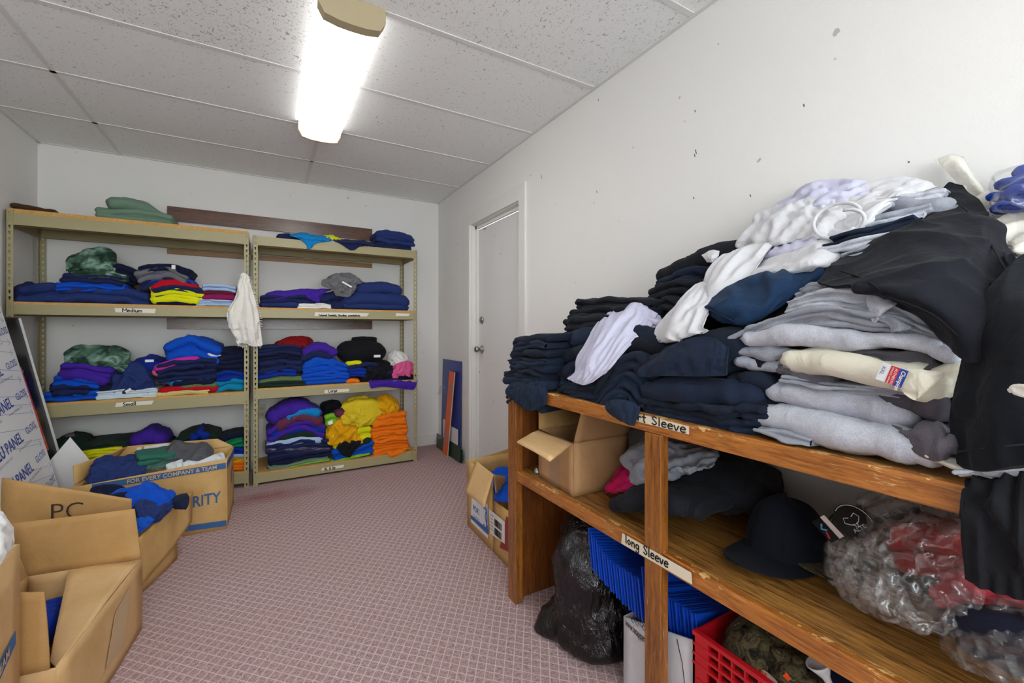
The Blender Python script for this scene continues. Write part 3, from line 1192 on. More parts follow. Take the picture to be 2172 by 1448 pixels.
# top shelves
rack_stack('the left shelving unit', GT, 1.876, [
    ('sage', 222, 350, 419, 449, A(L=1, wr=.006, sag=.03, tilt=-.05, dy=.05, what='rolled cloth', label='sage green rolled cloth, upper one on the left shelving unit')),
    ('sage', 201, 361, 440, 473, A(L=2, wr=.006, sag=.01, tilt=-.0, dy=.02, what='rolled cloth', label='sage green rolled cloth, lower one on the left shelving unit'))])
rack_stack('x', GT, 1.876, [('brown', 20, 118, 436, 447, A(L=1, sag=.0, wr=.004, dy=.06, tilt=-.02, what='flat cloth', label='dark brown flat cloth at the left end on top of the shelving'))])
rack_stack('the navy pile atop the right unit', GT, 1.848, [
    ('mnavy', 797, 876, 488, 506, A(wr=.007, sag=.012, L=1)), ('mnavy', 800, 880, 500, 517, A(wr=.006, L=2)), ('navy', 798, 872, 513, 527, A(L=2))], 3.74)
rack_stack('x', GT, 1.848, [('navy', 589, 640, 493, 507, A(L=1, sag=.012, dy=.03, label='small navy folded shirt beside the cyan shirt on the right unit'))])
# Medium shelf
rack_stack('the left Medium pile', GM, 1.321, [
    ('tie', 140, 247, 534, 580, A(L=1, wr=.016, tilt=.07, sag=.03, rough=.012, dy=.03, what='crumpled shirt', wf=16)),
    ('dnavy', 205, 288, 556, 585, A(L=2, sag=.035, dy=.06)),
    ('ltie', 150, 267, 573, 590, A(L=3, sag=.015)),
    ('navy', 129, 258, 579, 601, A(L=2)),
    ('royal', 117, 262, 597, 618, A(L=3, tilt=.0)),
    ('mnavy', 30, 314, 604, 646, A(L=2, wr=.008, sag=.022, rough=.008, dy=-.004, what='folded jacket'))])
rack_stack('x', GM, 1.321, [('navy', 28, 72, 598, 640, A(L=1, wr=.012, sag=.01, dy=.03, D=.2, what='rolled sleeve', label='navy rolled sleeve at the left end of the Medium shelf')),
                            ])
rack_stack('the middle Medium stack', GM, 1.321, [
    ('dnavy', 292, 404, 557, 576, A(sag=.02, arch=.012)), ('gray', 288, 394, 563, 590, A(sag=.03, tilt=.015, arch=.01)), ('purple', 297, 398, 573, 592, A(sag=.02, L=1)),
    ('royal', 298, 411, 578, 597, A(sag=.02, arch=.01, L=1)), ('navy', 296, 402, 583, 607, A(sag=.025, arch=.01)), ('red', 316, 421, 588, 612, A(sag=.025, arch=.012, L=1)),
    ('yellow', 318, 416, 592, 616, A(sag=.025, arch=.012)), ('navy', 325, 428, 600, 624, A(sag=.022, arch=.01)), ('green', 340, 402, 611, 624, A(L=1, sag=.01)),
    ('yellow', 319, 430, 616, 632, A(sag=.014, arch=.004)), ('yellow', 319, 423, 628, 643, A(sag=.01, L=1)), ('dnavy', 330, 416, 639, 646, A(L=1, sag=0))])
rack_stack('the right Medium stack', GM, 1.321, [
    ('lblue', 428, 500, 602, 616, A(sag=.006)), ('maroon', 424, 498, 614, 627, A(L=1)), ('wine', 428, 498, 624, 636, A(L=1)), ('lblue', 408, 492, 633, 647, A(L=3, sag=.003))])
# jackets, hoodies
rack_stack('the purple pile, jackets shelf', GJ, 1.320, [
    ('purple', 560, 688, 612, 638, A(L=1, tilt=.035, sag=.012, dy=-.004)), ('navy', 552, 676, 624, 642, A(L=2, sag=.01)), ('mnavy', 551, 664, 637, 651, A(L=1, sag=.004))])
rack_stack('the bulky navy pile, jackets shelf', GJ, 1.320, [
    ('mnavy', 752, 857, 596, 624, A(L=1, sag=.014, what='folded sweatshirt')), ('mnavy', 722, 872, 617, 648, A(L=1, sag=.014, what='folded sweatshirt')), ('mnavy', 716, 868, 641, 658, A(L=1, sag=.004, what='folded sweatshirt'))], 3.73)
rack_stack('x', GJ, 1.320, [('navy', 676, 732, 618, 655, A(L=2, wr=.009, sag=.012, dy=.0, what='folded jacket', label='navy folded jacket between the purple shirt and bulky sweatshirts'))])
rack_stack('x', GJ, 1.320, [('white', 634, 702, 643, 655, A(L=3, sag=.004, dy=-.012, D=.12, wr=.002, what='folded sleeve', label='gray and white folded sleeve at the jackets shelf edge'))])
# Small shelf
rack_stack('the left Small stack', GS, .701, [
    ('tie', 136, 276, 738, 778, A(L=1, wr=.014, sag=.02, rough=.012, dy=.02, what='crumpled shirt', wf=15)), ('ltie', 148, 274, 766, 790, A(L=2, sag=.02, wr=.008, dy=.04)),
    ('purple', 125, 233, 771, 797, A(tilt=-.03, sag=.012)), ('purple', 122, 228, 786, 810, A(tilt=-.045, sag=.01, L=1)), ('royal', 112, 207, 799, 820, A(tilt=-.02)),
    ('dnavy', 103, 236, 806, 832, A(L=2, dy=.02)), ('navy', 106, 186, 812, 840, A(L=2, wr=.007, dy=-.008)), ('royal', 85, 206, 832, 852, A(L=2, sag=.002))])
rack_stack('the navy heap, Small shelf', GS, .701, [
    ('droyal', 273, 352, 755, 795, A(L=1, dy=.09, sag=.02)), ('dnavy', 226, 280, 777, 822, A(L=2, dy=.05)),
    ('mnavy', 231, 328, 772, 842, A(L=2, wr=.016, sag=.035, rough=.012, dy=.0, what='crumpled shirt', wf=13)), ('ice', 206, 330, 826, 848, A(L=4, sag=.004))])
rack_stack('the middle Small stack', GS, .701, [
    ('royal', 350, 466, 716, 758, A(L=2, sag=.03, arch=.012, wr=.007)), ('white', 364, 470, 748, 772, A(L=2, sag=.02, wr=.008, dy=.03)),
    ('magenta', 326, 424, 759, 778, A(tilt=.05, sag=.012, L=1)), ('coral', 322, 408, 768, 790, A(tilt=.045, sag=.008, L=1)), ('navy', 334, 457, 762, 782, A(tilt=.03, sag=.012)),
    ('dnavy', 332, 458, 774, 795, A(tilt=.025, sag=.012)), ('navy', 334, 455, 786, 806, A(tilt=.02, sag=.01)), ('cyan', 356, 455, 795, 814, A(L=1, tilt=.03)), ('dnavy', 366, 452, 801, 820, A(L=1)),
    ('olive', 380, 459, 811, 824, A(L=1)), ('red', 335, 462, 816, 832, A(L=1, arch=.006)), ('cream', 332, 440, 829, 838, A(L=3, sag=.002))])
rack_stack('the right Small stack', GS, .701, [
    ('dnavy', 460, 518, 737, 768, A(L=2, wr=.008, D=.3)), ('dnavy', 456, 519, 762, 792, A(L=3)), ('droyal', 456, 517, 787, 808, A(L=2, wr=.008)), ('teal', 450, 518, 802, 826, A(L=2))], 3.745)
# bottom left shelf
rack_stack('x', GB, .118, [('dgreen', 98, 172, 926, 952, A(L=2, dy=.05, label='dark green folded shirt at the left end of the bottom left shelf'))])
rack_stack('the green pile, bottom left shelf', GB, .118, [
    ('dgreen', 166, 270, 938, 954, A(L=2, dy=.06)), ('yellow', 168, 256, 951, 970, A(L=3, dy=.03)), ('yellow', 166, 260, 966, 992, A(L=3, dy=.03))])
rack_stack('the purple pile, bottom left shelf', GB, .118, [
    ('purple', 270, 354, 910, 948, A(L=1, dy=.06, wr=.01, sag=.03)), ('dnavy', 262, 360, 940, 1000, A(L=3, dy=.06))])
rack_stack('the dark green pile, bottom left shelf', GB, .118, [
    ('droyal', 398, 444, 911, 935, A(L=1, dy=.06, wr=.01, sag=.03)), ('dgreen', 370, 462, 914, 944, A(L=2, dy=.09, sag=.03)), ('dnavy', 372, 455, 938, 1000, A(L=3, dy=.08))])
rack_stack('the rightmost pile, bottom left shelf', GB, .118, [
    ('dnavy', 462, 516, 923, 945, A(L=2, tilt=.02, dy=.05)), ('green', 458, 514, 936, 952, A(L=2, tilt=.02)), ('droyal', 460, 519, 946, 967, A(L=3)), ('lblue', 470, 520, 962, 974, A(L=1)),
    ('gold', 470, 520, 968, 985, A(L=2, wr=.008)), ('orange', 470, 520, 981, 1003, A(L=3, wr=.006))], 3.74)
# Large shelf
rack_stack('the left Large stack', GL, .716, [
    ('dred', 582, 664, 719, 748, A(L=1, wr=.016, sag=.02, tilt=.02, dy=.09, what='crumpled shirt')), ('navy', 547, 638, 731, 750, A(L=3, arch=.006)), ('dnavy', 547, 640, 746, 768, A(L=3, arch=.008)), ('navy', 549, 640, 762, 788, A(L=2, arch=.01, wr=.006)),
    ('droyal', 547, 627, 783, 800, A(L=2, tilt=.01)), ('dgreen', 590, 642, 789, 802, A(L=1, dy=.03)), ('olive', 546, 646, 796, 814, A(L=1, arch=.006)), ('dgreen', 546, 645, 809, 818, A(L=2, sag=.0))])
rack_stack('the royal blue stack, Large shelf', GL, .716, [
    ('purple', 641, 716, 726, 748, A(L=1, wr=.01, sag=.028, arch=.012)), ('navy', 633, 708, 741, 764, A(L=1, wr=.007, sag=.02)), ('royal', 642, 721, 750, 780, A(L=1, sag=.025, arch=.014)),
    ('royal', 644, 738, 767, 783, A(sag=.016, arch=.006)), ('royal', 643, 738, 779, 794, A(sag=.014, arch=.004)), ('royal', 642, 741, 790, 806, A(sag=.01)), ('royal', 645, 740, 802, 817, A(sag=.006, L=1))])
rack_stack('the black-topped pile, Large shelf', GL, .716, [
    ('black', 758, 800, 714, 732, A(L=3, dy=.1)), ('black', 720, 821, 724, 769, A(L=1, sag=.008, wr=.004, dy=.02)), ('yellow', 734, 768, 762, 776, A(L=1, dy=.03)), ('navy', 736, 800, 770, 790, A(L=2, tilt=.012, dy=.02)),
    ('droyal', 740, 776, 781, 800, A(L=3)), ('maroon', 738, 760, 799, 811, A(L=1, dy=.03)), ('orange', 736, 762, 802, 814, A(L=1))])
rack_stack('the jumbled right pile, Large shelf', GL, .716, [
    ('white', 822, 866, 748, 777, A(L=1, wr=.014, sag=.03, tilt=-.02, dy=.1, what='crumpled shirt', wf=24)), ('pink', 831, 878, 771, 802, A(L=1, wr=.014, sag=.0, tilt=.02, what='crumpled shirt', wf=22)), ('black', 757, 836, 770, 812, A(L=1, wr=.014, tilt=.03, what='crumpled shirt', wf=15, dy=.012)),
    ('navy', 790, 862, 786, 810, A(L=2, dy=.04)), ('black', 845, 886, 795, 818, A(L=2, wr=.01, sag=.004))])
# XL shelf
rack_stack('the left stack, XL shelf', GX, .090, [
    ('purple', 566, 684, 850, 884, A(L=1, arch=.012, sag=.05, wr=.009)), ('cyan', 606, 682, 863, 886, A(L=1, dy=-.006, sag=.02, tilt=.015)), ('plum', 580, 686, 872, 900, A(L=1, arch=.015, sag=.04, wr=.01, dy=-.01)),
    ('purple', 566, 688, 890, 918, A(L=2, sag=.04, arch=.015)), ('droyal', 572, 690, 903, 922, A(L=1, sag=.03)), ('dgreen', 572, 687, 909, 932, A(L=1, arch=.012, sag=.02)), ('lblue', 567, 684, 926, 945, A(L=1, arch=.006, sag=.01)),
    ('navy', 566, 697, 934, 952, A(L=2, sag=.016)), ('navy', 568, 698, 947, 966, A(L=2, sag=.012, what='bagged shirt')), ('dnavy', 570, 700, 961, 978, A(L=2, tilt=.02)), ('sage', 571, 695, 974, 990, A(L=3, tilt=.02)),
    ('lime', 558, 697, 986, 1003, A(L=2, tilt=.03))], 3.74)
rack_stack('the yellow-topped pile, XL shelf', GX, .090, [
    ('yell2', 722, 812, 842, 902, A(L=1, wr=.012, sag=.03, dy=.0, D=.3, what='crumpled shirt', wf=12)), ('plum', 714, 742, 867, 884, A(L=1, dy=.02)), ('black', 686, 726, 857, 896, A(L=2, dy=.09)), ('lime', 690, 736, 878, 900, A(L=2, dy=.06)),
    ('gold', 691, 776, 888, 944, A(L=1, wr=.02, sag=.03, rough=.014, dy=-.012, what='crumpled shirt', wf=14)),
    ('yellow', 706, 789, 913, 942, A(L=2, tilt=.03)), ('dgreen', 712, 789, 931, 952, A(L=1, tilt=.02)), ('royal', 707, 794, 942, 972, A(L=2, sag=.01, tilt=.03)), ('lime', 700, 782, 968, 992, A(L=2, tilt=.03))], 3.735)
rack_stack('the orange stack, XL shelf', GX, .090, [
    ('gold', 792, 846, 842, 880, A(L=1, wr=.01, sag=.045, what='crumpled shirt', dy=.01)), ('orange', 797, 862, 876, 898, A(L=2, wr=.007)), ('orange', 792, 864, 893, 910, A(L=2, wr=.006)), ('orange', 790, 865, 905, 921, A(L=2, wr=.006)), ('orange', 790, 864, 917, 932, A(L=2, wr=.006)),
    ('orange', 792, 864, 928, 944, A(L=2, wr=.006)), ('orange', 792, 868, 940, 955, A(L=2, wr=.006)), ('orange', 793, 868, 951, 968, A(L=2, wr=.006, tilt=.02))], 3.735)

# pieces hanging over the shelf edges


def rdrape(name, rows, key, label, group, **kw):
    kw.setdefault('n', 40)
    kw.setdefault('m', 40)
    return drape(name, rows, fm(key), label, 'shirt', group, plane='Y', **kw)


rdrape('hanging_shirt', [[(612, 497, 3.80), (640, 494, 3.80), (670, 498, 3.80), (700, 503, 3.80)], [(618, 501, 3.70), (645, 500, 3.692), (672, 505, 3.692), (705, 510, 3.70)],
                         [(634, 506, 3.694), (652, 512, 3.686), (672, 512, 3.688), (698, 512, 3.696)], [(650, 519, 3.694), (654, 523, 3.69), (664, 520, 3.69), (672, 514, 3.695)], [(651, 527, 3.694), (653, 528, 3.692), (656, 528, 3.69), (660, 526, 3.694)]],
       'cyan', 'bright cyan shirt hanging over the top beam of the right unit', GT)
rdrape('hanging_shirt', [[(705, 506, 3.80), (735, 508, 3.80), (770, 510, 3.80), (796, 517, 3.80)], [(708, 511, 3.70), (735, 513, 3.692), (765, 514, 3.692), (797, 521, 3.70)],
                         [(722, 517, 3.694), (740, 519, 3.686), (760, 520, 3.688), (782, 521, 3.696)], [(735, 525, 3.694), (742, 527, 3.69), (754, 526, 3.69), (765, 522, 3.695)], [(743, 530, 3.694), (745, 530.5, 3.692), (748, 530.5, 3.69), (752, 529, 3.694)]],
       'navy', 'navy shirt hanging over the top beam, right of the cyan one', GT)
rdrape('crumpled_shirt', [[(683, 500, 3.84), (700, 499, 3.84), (726, 507, 3.84)], [(683, 505, 3.78), (705, 504, 3.77), (724, 510, 3.78)], [(686, 509, 3.74), (706, 510, 3.73), (722, 513, 3.74)]], 'yellow', 'neon yellow shirt lying behind the cyan and navy ones', GT)
rdrape('crumpled_shirt', [[(692, 592, 3.80), (715, 583, 3.80), (745, 582, 3.80), (771, 598, 3.80)], [(683, 598, 3.73), (712, 590, 3.72), (745, 592, 3.72), (768, 600, 3.74)], [(684, 606, 3.71), (712, 603, 3.70), (738, 606, 3.70), (757, 604, 3.72)],
                          [(705, 615, 3.705), (720, 616, 3.695), (740, 616, 3.695), (756, 610, 3.71)], [(712, 628, 3.71), (722, 628, 3.70), (738, 630, 3.70), (752, 618, 3.71)]],
       'gray', 'heather gray crumpled shirt with white strip on the navy sweatshirts', GJ, ex=(.2, .2), amp=.008)
rdrape('hanging_sleeve', [[(645, 622, 3.74), (662, 616, 3.74), (680, 612, 3.74), (704, 613, 3.75)], [(650, 630, 3.715), (665, 626, 3.705), (677, 624, 3.705), (690, 620, 3.72)], [(660, 636, 3.705), (667, 635, 3.70), (674, 634, 3.70), (679, 628, 3.71)], [(672, 641, 3.705), (674, 642, 3.70), (676, 642, 3.70), (678, 640, 3.705)]],
       'purple', 'purple sleeve tip folded over the navy jacket pile', GJ)
rdrape('hanging_shirt', [[(782, 806, 3.73), (815, 805, 3.73), (850, 804, 3.73), (886, 806, 3.73)], [(783, 813, 3.697), (815, 811, 3.69), (850, 812, 3.69), (884, 814, 3.69)], [(785, 820, 3.695), (812, 817, 3.688), (850, 820, 3.688), (880, 823, 3.688)], [(788, 824, 3.696), (812, 820, 3.69), (850, 824, 3.69), (876, 827, 3.69)]],
       'purple', 'purple shirt hanging over the Large shelf edge at right', GL)
rdrape('hanging_shirt', [[(722, 936, 3.728), (745, 934, 3.728), (768, 933, 3.73)], [(716, 946, 3.712), (738, 945, 3.705), (762, 944, 3.712)], [(718, 956, 3.71), (735, 958, 3.703), (752, 957, 3.71)], [(728, 966, 3.71), (736, 969, 3.705), (743, 970, 3.71)]],
       'black', 'black shirt flap over the royal blue shirt on XL shelf', GX)
rdrape('hanging_shirt', [[(820, 955, 3.722), (840, 954, 3.722), (862, 950, 3.724)], [(820, 961, 3.706), (838, 962, 3.70), (858, 957, 3.706)], [(824, 968, 3.704), (832, 970, 3.698), (842, 966, 3.704)]], 'orange', 'orange shirt tail hanging from the lowest orange shirt', GX)
rdrape('crumpled_shirt', [[(736, 846, 3.86), (765, 841, 3.86), (800, 843, 3.86), (838, 862, 3.86)], [(725, 862, 3.76), (758, 852, 3.745), (795, 854, 3.75), (815, 870, 3.77)], [(742, 880, 3.745), (760, 876, 3.722), (785, 876, 3.725), (806, 880, 3.74)], [(752, 896, 3.74), (765, 894, 3.712), (782, 890, 3.712), (798, 884, 3.735)], [(758, 907, 3.73), (764, 906, 3.712), (772, 901, 3.712), (782, 893, 3.73)]],
       'yell2', 'mustard yellow shirt spread over the gold one, XL shelf', GX, ex=(.06, .06))
# clear bag over one navy shirt, white garment tags
FILM = m_film()
V, F = bundle_geo(np.array([at(569, 956, Y=3.733), at(632, 955, Y=3.733), at(699, 953, Y=3.733)]), .055, .3, (0, 1, 0), layers=1, n=30, wr=.006, rough=.006, wf=30)
tag(mk('plastic_bag', V, F, FILM), 'clear plastic bag around a navy shirt in the left XL stack', 'bag', 'plastic bags')
GT_TAG = plain('garment_tag', '#eceaea', .6)
for (px, py, w_, h_, Yp, rot) in [(800, 755, 13, 5, 3.715, 0), (705, 873, 0, 0, 0, 0), (368, 566, 5, 7, 3.70, 0), (272, 828, 8, 4, 3.70, .6), (317, 765, 11, 4, 3.76, 0), (701, 896, 8, 7, 3.685, .3), (736, 603, 20, 3, 3.675, -.5)]:
    if not w_:
        continue
    p = at(px, py, Y=Yp)
    s = p[1] / 913 * 1.02
    ux = np.array((math.cos(rot), 0, math.sin(rot)))
    uz = np.array((-math.sin(rot), 0, math.cos(rot)))
    a = p - ux * w_ * s * .5 - uz * h_ * s * .5
    o = MB().slab(a, a + ux * w_ * s, a + ux * w_ * s + uz * h_ * s, a + uz * h_ * s, .0012).build('garment_tag', GT_TAG)
    nearest = min([q for q in COL.objects if q.get('category') in ('shirt',) and q.type == 'MESH'], key=lambda q: np.linalg.norm(np.array(q.location) + (0, .0, .02) - p))
    o.location = np.array(ORG[o.name]) - worg(nearest)
    o.parent = nearest

# white fringed towel hung between the two units
TOW = fabric('#eeebe4')
tw = drape('hanging_towel', [[(511, 580, 3.694), (516, 578, 3.690), (521, 579, 3.690), (527, 584, 3.694)], [(505, 605, 3.692), (512, 603, 3.676), (522, 603, 3.676), (534, 610, 3.692)],
                             [(498, 632, 3.690), (509, 632, 3.668), (526, 634, 3.668), (543, 640, 3.690)], [(482, 660, 3.690), (500, 660, 3.664), (530, 662, 3.660), (549, 668, 3.690)],
                             [(483, 682, 3.690), (500, 686, 3.668), (530, 690, 3.656), (552, 692, 3.690)], [(492, 705, 3.690), (505, 708, 3.672), (532, 708, 3.660), (555, 715, 3.690)], [(506, 732, 3.692), (515, 728, 3.68), (540, 734, 3.68), (557, 732, 3.692)]],
           TOW, 'white fringed towel hanging between the two shelving units', 'towel', ex=(.22, .02), amp=.008, plane='Y', n=60, m=50, nf=16, hi=.03, free='b')
fr = MB()
rr = random.Random(3)
for i in range(46):
    s = i / 45
    L_ = [(511, 580), (505, 605), (498, 632), (482, 660), (484, 682)]
    Rr = [(527, 584), (534, 610), (543, 640), (549, 668), (552, 692)]
    if i % 2:
        k_ = crom(np.array(Rr, float), 46)[i]
        p = at(k_[0], k_[1], Y=3.688)
        q = p + (rr.uniform(.008, .018), -.004, -rr.uniform(.0, .014))
    else:
        k_ = np.array([506 + 50 * s, 733 + 1.5 * math.sin(s * 9)])
        p = at(k_[0], k_[1] - 3, Y=3.688)
        q = p + (rr.uniform(-.006, .006), -.003, -rr.uniform(.012, .024))
    fr.tube([p, (p + q) / 2 + (0, -.003, .002), q], .002, 5)
fr.build('fringe', TOW, tw, True)
for (px, py) in [(494, 698), (512, 697)]:
    p = at(px, py, Y=3.652)
    MB().slab(p, p + (.035, 0, .008), p + (.03, 0, .036), p + (-.005, 0, .028), .0015).build('garment_tag', GT_TAG, tw)

# ================================================================== LEFT SIDE: PANELS AND CARTONS


def hit(x, y, p0, n):
    """survey: the point of a general plane sighted at a pixel"""
    d = at(x, y, Y=1.0) if abs(CA - (x - CXP) / FPX * SA) > 1e-6 else at(x, y, X=1.0)
    o = np.array((0, 0, CAMH))
    d = d - o
    t = np.dot(np.asarray(p0) - o, n) / np.dot(d, n)
    return o + d * t


PY = 3.45
e0, e1 = at(0, 650, Y=PY), at(95, 945, Y=PY)
pup = (e0 - e1) / np.linalg.norm(e0 - e1)
pn = np.array((pup[2], 0, -pup[0]))
foot = e1 - pup * (e1[2] / pup[2])
toplen = (XL + .012 - foot[0]) / pup[0]


def panel_pt(u, v, lift=0.0):
    return e1 + np.array((0, u, 0)) + pup * v + pn * lift


v_foot = -np.linalg.norm(e1 - foot)
vt = v_foot + toplen
FILMW = plain('protective_film_white', '#eeeff2', .4, bump=.02)
FBLUE = plain('film_print_blue', '#3c4fa8', .5)
FPALE = plain('film_print_pale_blue', '#a9b6dc', .5)
FGRAY = plain('film_print_gray', '#8d90a0', .5)
pan = MB().slab(panel_pt(-1.22, v_foot), panel_pt(0, v_foot), panel_pt(0, vt - .01), panel_pt(-1.22, vt - .01), .004, 1).build('sign_panel', FILMW)
tag(pan, 'white film-wrapped sign panel with blue lettering and arrows, leaning at left', 'panel')
c10, s10 = math.cos(math.radians(10)), math.sin(math.radians(10))
pux = np.array((0, c10, 0)) + pup * s10
puy = np.array((0, -s10, 0)) + pup * c10
rows_ = [(57, 922), (36, 850), (15, 785), (-5, 714), (78, 983), (100, 1040)]
for i, (gx, gy) in enumerate(rows_):
    g0 = hit(gx, gy, e1 + pn * .002, pn)
    type_text('GLOSS', .052, g0, pux, puy, FBLUE, pan, lift=.0015, squash=.80)
    type_text('PANEL', .080, g0 - pux * .235 - puy * .012, pux, puy, FBLUE, pan, lift=.0015, bold=.0008, squash=.78)
    type_text('ALU', .080, g0 - pux * .368 - puy * .012, pux, puy, FBLUE, pan, lift=.0015, bold=.0022, squash=.78)
    type_text('BY MULTIPANEL UK', .017, g0 - pux * .13 - puy * .045, pux, puy, FGRAY, pan, lift=.0015)
    type_text('MADE IN ENGLAND', .017, g0 - pux * .36 - puy * .045, pux, puy, FGRAY, pan, lift=.0015)
am = MB()
for (ax, ay) in [(70, 874), (67, 857), (95, 929), (88, 940), (108, 985), (115, 1005), (50, 787), (45, 805), (27, 748), (22, 726), (2, 662), (8, 680), (60, 840), (80, 905)]:
    p = hit(ax, ay, e1 + pn * .003, pn)
    ux = np.array((0, 1, 0)) * math.cos(math.radians(-7)) + pup * math.sin(math.radians(-7))
    uy = np.cross(pn, ux)
    a = p - ux * .46
    am.slab(a - uy * .0012, p - uy * .0012, p + uy * .0012, a + uy * .0012, .0008)
    for s in (1, -1):
        q = p - ux * .022 + uy * .016 * s
        am.slab(q - ux * .004, p - ux * .004, p, q, .0008)
am.build('printed_arrows', FPALE, pan)
# dark board and red-edged board behind it
b0, b1 = at(35, 676, Y=3.63), at(114, 948, Y=3.63)
bu = (b0 - b1) / np.linalg.norm(b0 - b1)
bf = b1 - bu * (b1[2] / bu[2])
dk = MB().slab(bf + (0, -.8, 0), bf, b0, b0 + (0, -.8, 0), .016).build('dark_board', plain('black_gloss_board', '#0c0c0f', .3, spec=.25), bevel=.001)
tag(dk, 'glossy black board with a white edge leaning behind the lettered panel', 'board')
MB().slab(bf + (0, .001, 0) + pn * .009, bf + (0, .0035, 0) + pn * .009, b0 + (0, .0035, 0) + pn * .009, b0 + (0, .001, 0) + pn * .009, .018).build('white_edge', plain('edge_white', '#dcdcdc', .5), dk)
MB().slab(b0 + (0, -.8, 0), b0, b0 + bu * .006, b0 + (0, -.8, 0) + bu * .006, .018).build('top_edge', plain('edge_dark', '#2c2c2e', .4), dk)
r0, r1 = at(43, 777, Y=3.475), at(99, 943, Y=3.475)
ru = (r0 - r1) / np.linalg.norm(r0 - r1)
rf = r1 - ru * .03
rd = MB().slab(rf + (0, -.02, 0), rf, r0, r0 + (0, -.02, 0), .005).build('red_board', plain('vermilion_board', '#cf4a2c', .45))
tag(rd, 'thin red-edged board between the lettered panel and black board', 'board')
# plain white foam board with a crumpled corner
y_ = 3.54
wb = MB().slab(at(150, 1075, Y=3.56), at(203, 990, Y=3.56), at(149, 927, Y=3.50), at(98, 985, Y=3.50), .01, 6, .003).build('foam_board', plain('foam_board_white', '#e6e6e8', .55), bevel=.001)
tag(wb, 'plain white foam board tilted on its corner beside the lettered panel', 'board')
pc = at(146, 926, Y=3.494)
wr_ = MB()
for i in range(5):
    a = pc + (.008 * (i - 2), 0, 0)
    wr_.slab(a, a + (.012, -.004, 0), a + (.006 - .003 * i, -.004 + .004 * i, .035 - .004 * i), a + (.001, .003, .03), .001)
wr_.build('plastic_wrap_corner', FILM, wb)

KR = m_card()
KR2 = m_card('cardboard_inside', '#c39b66', '#aa824d')
KR3 = m_card('cardboard_pale', '#d8b585', '#c59d69')
BLUEP = plain('carton_print_blue', '#2f5f96', .6)
TANP = plain('carton_print_tan', '#c9b184', .6)
BLACKP = plain('carton_print_black', '#2a2320', .6)
PLBL = plain('paper_label', '#e4e4e2', .55)
CTAPE = m_film('carton_tape', (.98, .96, .93, 1), .03, .05)


def carton(name, label, A_, B_, C_, D_, h, mat=KR, z0=0.0, th=.005, walls=(1, 1, 1, 1), bow=.0022):
    """open carton: ground corners A B C D (front-left, front-right, back-right, back-left); h number or 4 corner heights"""
    hs = [h] * 4 if np.isscalar(h) else h
    P = [np.array((*q, z0)) for q in (A_, B_, C_, D_)]
    Q = [np.array((q[0], q[1], z0 + hh)) for q, hh in zip((A_, B_, C_, D_), hs)]
    t = empty(name, np.mean(P, 0), label, 'box')
    mb = MB()
    for i in range(4):
        if walls[i]:
            j = (i + 1) % 4
            mb.slab(P[i], P[j], Q[j], Q[i], th, 8, bow, i)
    mb.slab(P[0] + (0, 0, .003), P[1] + (0, 0, .003), P[2] + (0, 0, .003), P[3] + (0, 0, .003), th)
    mb.build('carton_walls', mat, t, True)
    return t, P, Q


def flap(root, a, b, c, d, mat=KR2, th=.005, bow=.006, name='flap', seed=1):
    return MB().slab(a, b, c, d, th, 8, bow, seed).build(name, mat, root, True)


def face_pt(p0, p1):
    """unit direction along a wall and its outward normal"""
    u = np.array(p1, float) - p0
    u[2] = 0
    u /= np.linalg.norm(u)
    return u, np.array((u[1], -u[0], 0))


# ---- carton 1 : FOR EVERY COMPANY & TEAM
A1, B1, C1, D1 = (-.855, 3.02), (-.197, 2.987), (-.185, 3.40), (-.80, 3.43)
zl = hit(165, 1032, (*A1, 0), (-.03, -.58, 0))[2]
t1, P1, Q1 = carton('cardboard_box', 'open brown carton of clothes with blue band beside the left shelving', A1, B1, C1, D1, [zl, .405, .38, zl], mat=KR)
u1, n1 = face_pt(P1[0], P1[1])


def on1(px, py):
    return hit(px, py, P1[0] + n1 * .0050, n1)


MB().slab(on1(195, 1040), on1(479, 993), on1(479, 981), on1(195, 1027), .001, 6).build('blue_band', BLUEP, t1)
type_text('FOR EVERY COMPANY & TEAM', .031, on1(269, 1025.5), on1(420, 1000.5) - on1(269, 1025.5), (0, 0, 1), TANP, t1, lift=.0022, bold=.0006, squash=.93)
type_text('AUTHORITY', .088, on1(468, 1064), on1(468, 1061) - on1(413, 1072), (0, 0, 1), BLUEP, t1, lift=.0008, bold=.0014, align='RIGHT', squash=.74)
MB().slab(on1(300, 1140), on1(480, 1115), on1(480, 1103), on1(300, 1128), .001, 4).build('blue_band', BLUEP, t1)
type_text('PS', .024, on1(388, 1124), u1, (0, 0, 1), TANP, t1, lift=.0024)
u1r, n1r = face_pt(P1[1], P1[2])


def on1r(px, py):
    return hit(px, py, P1[1] + n1r * .0028, n1r)


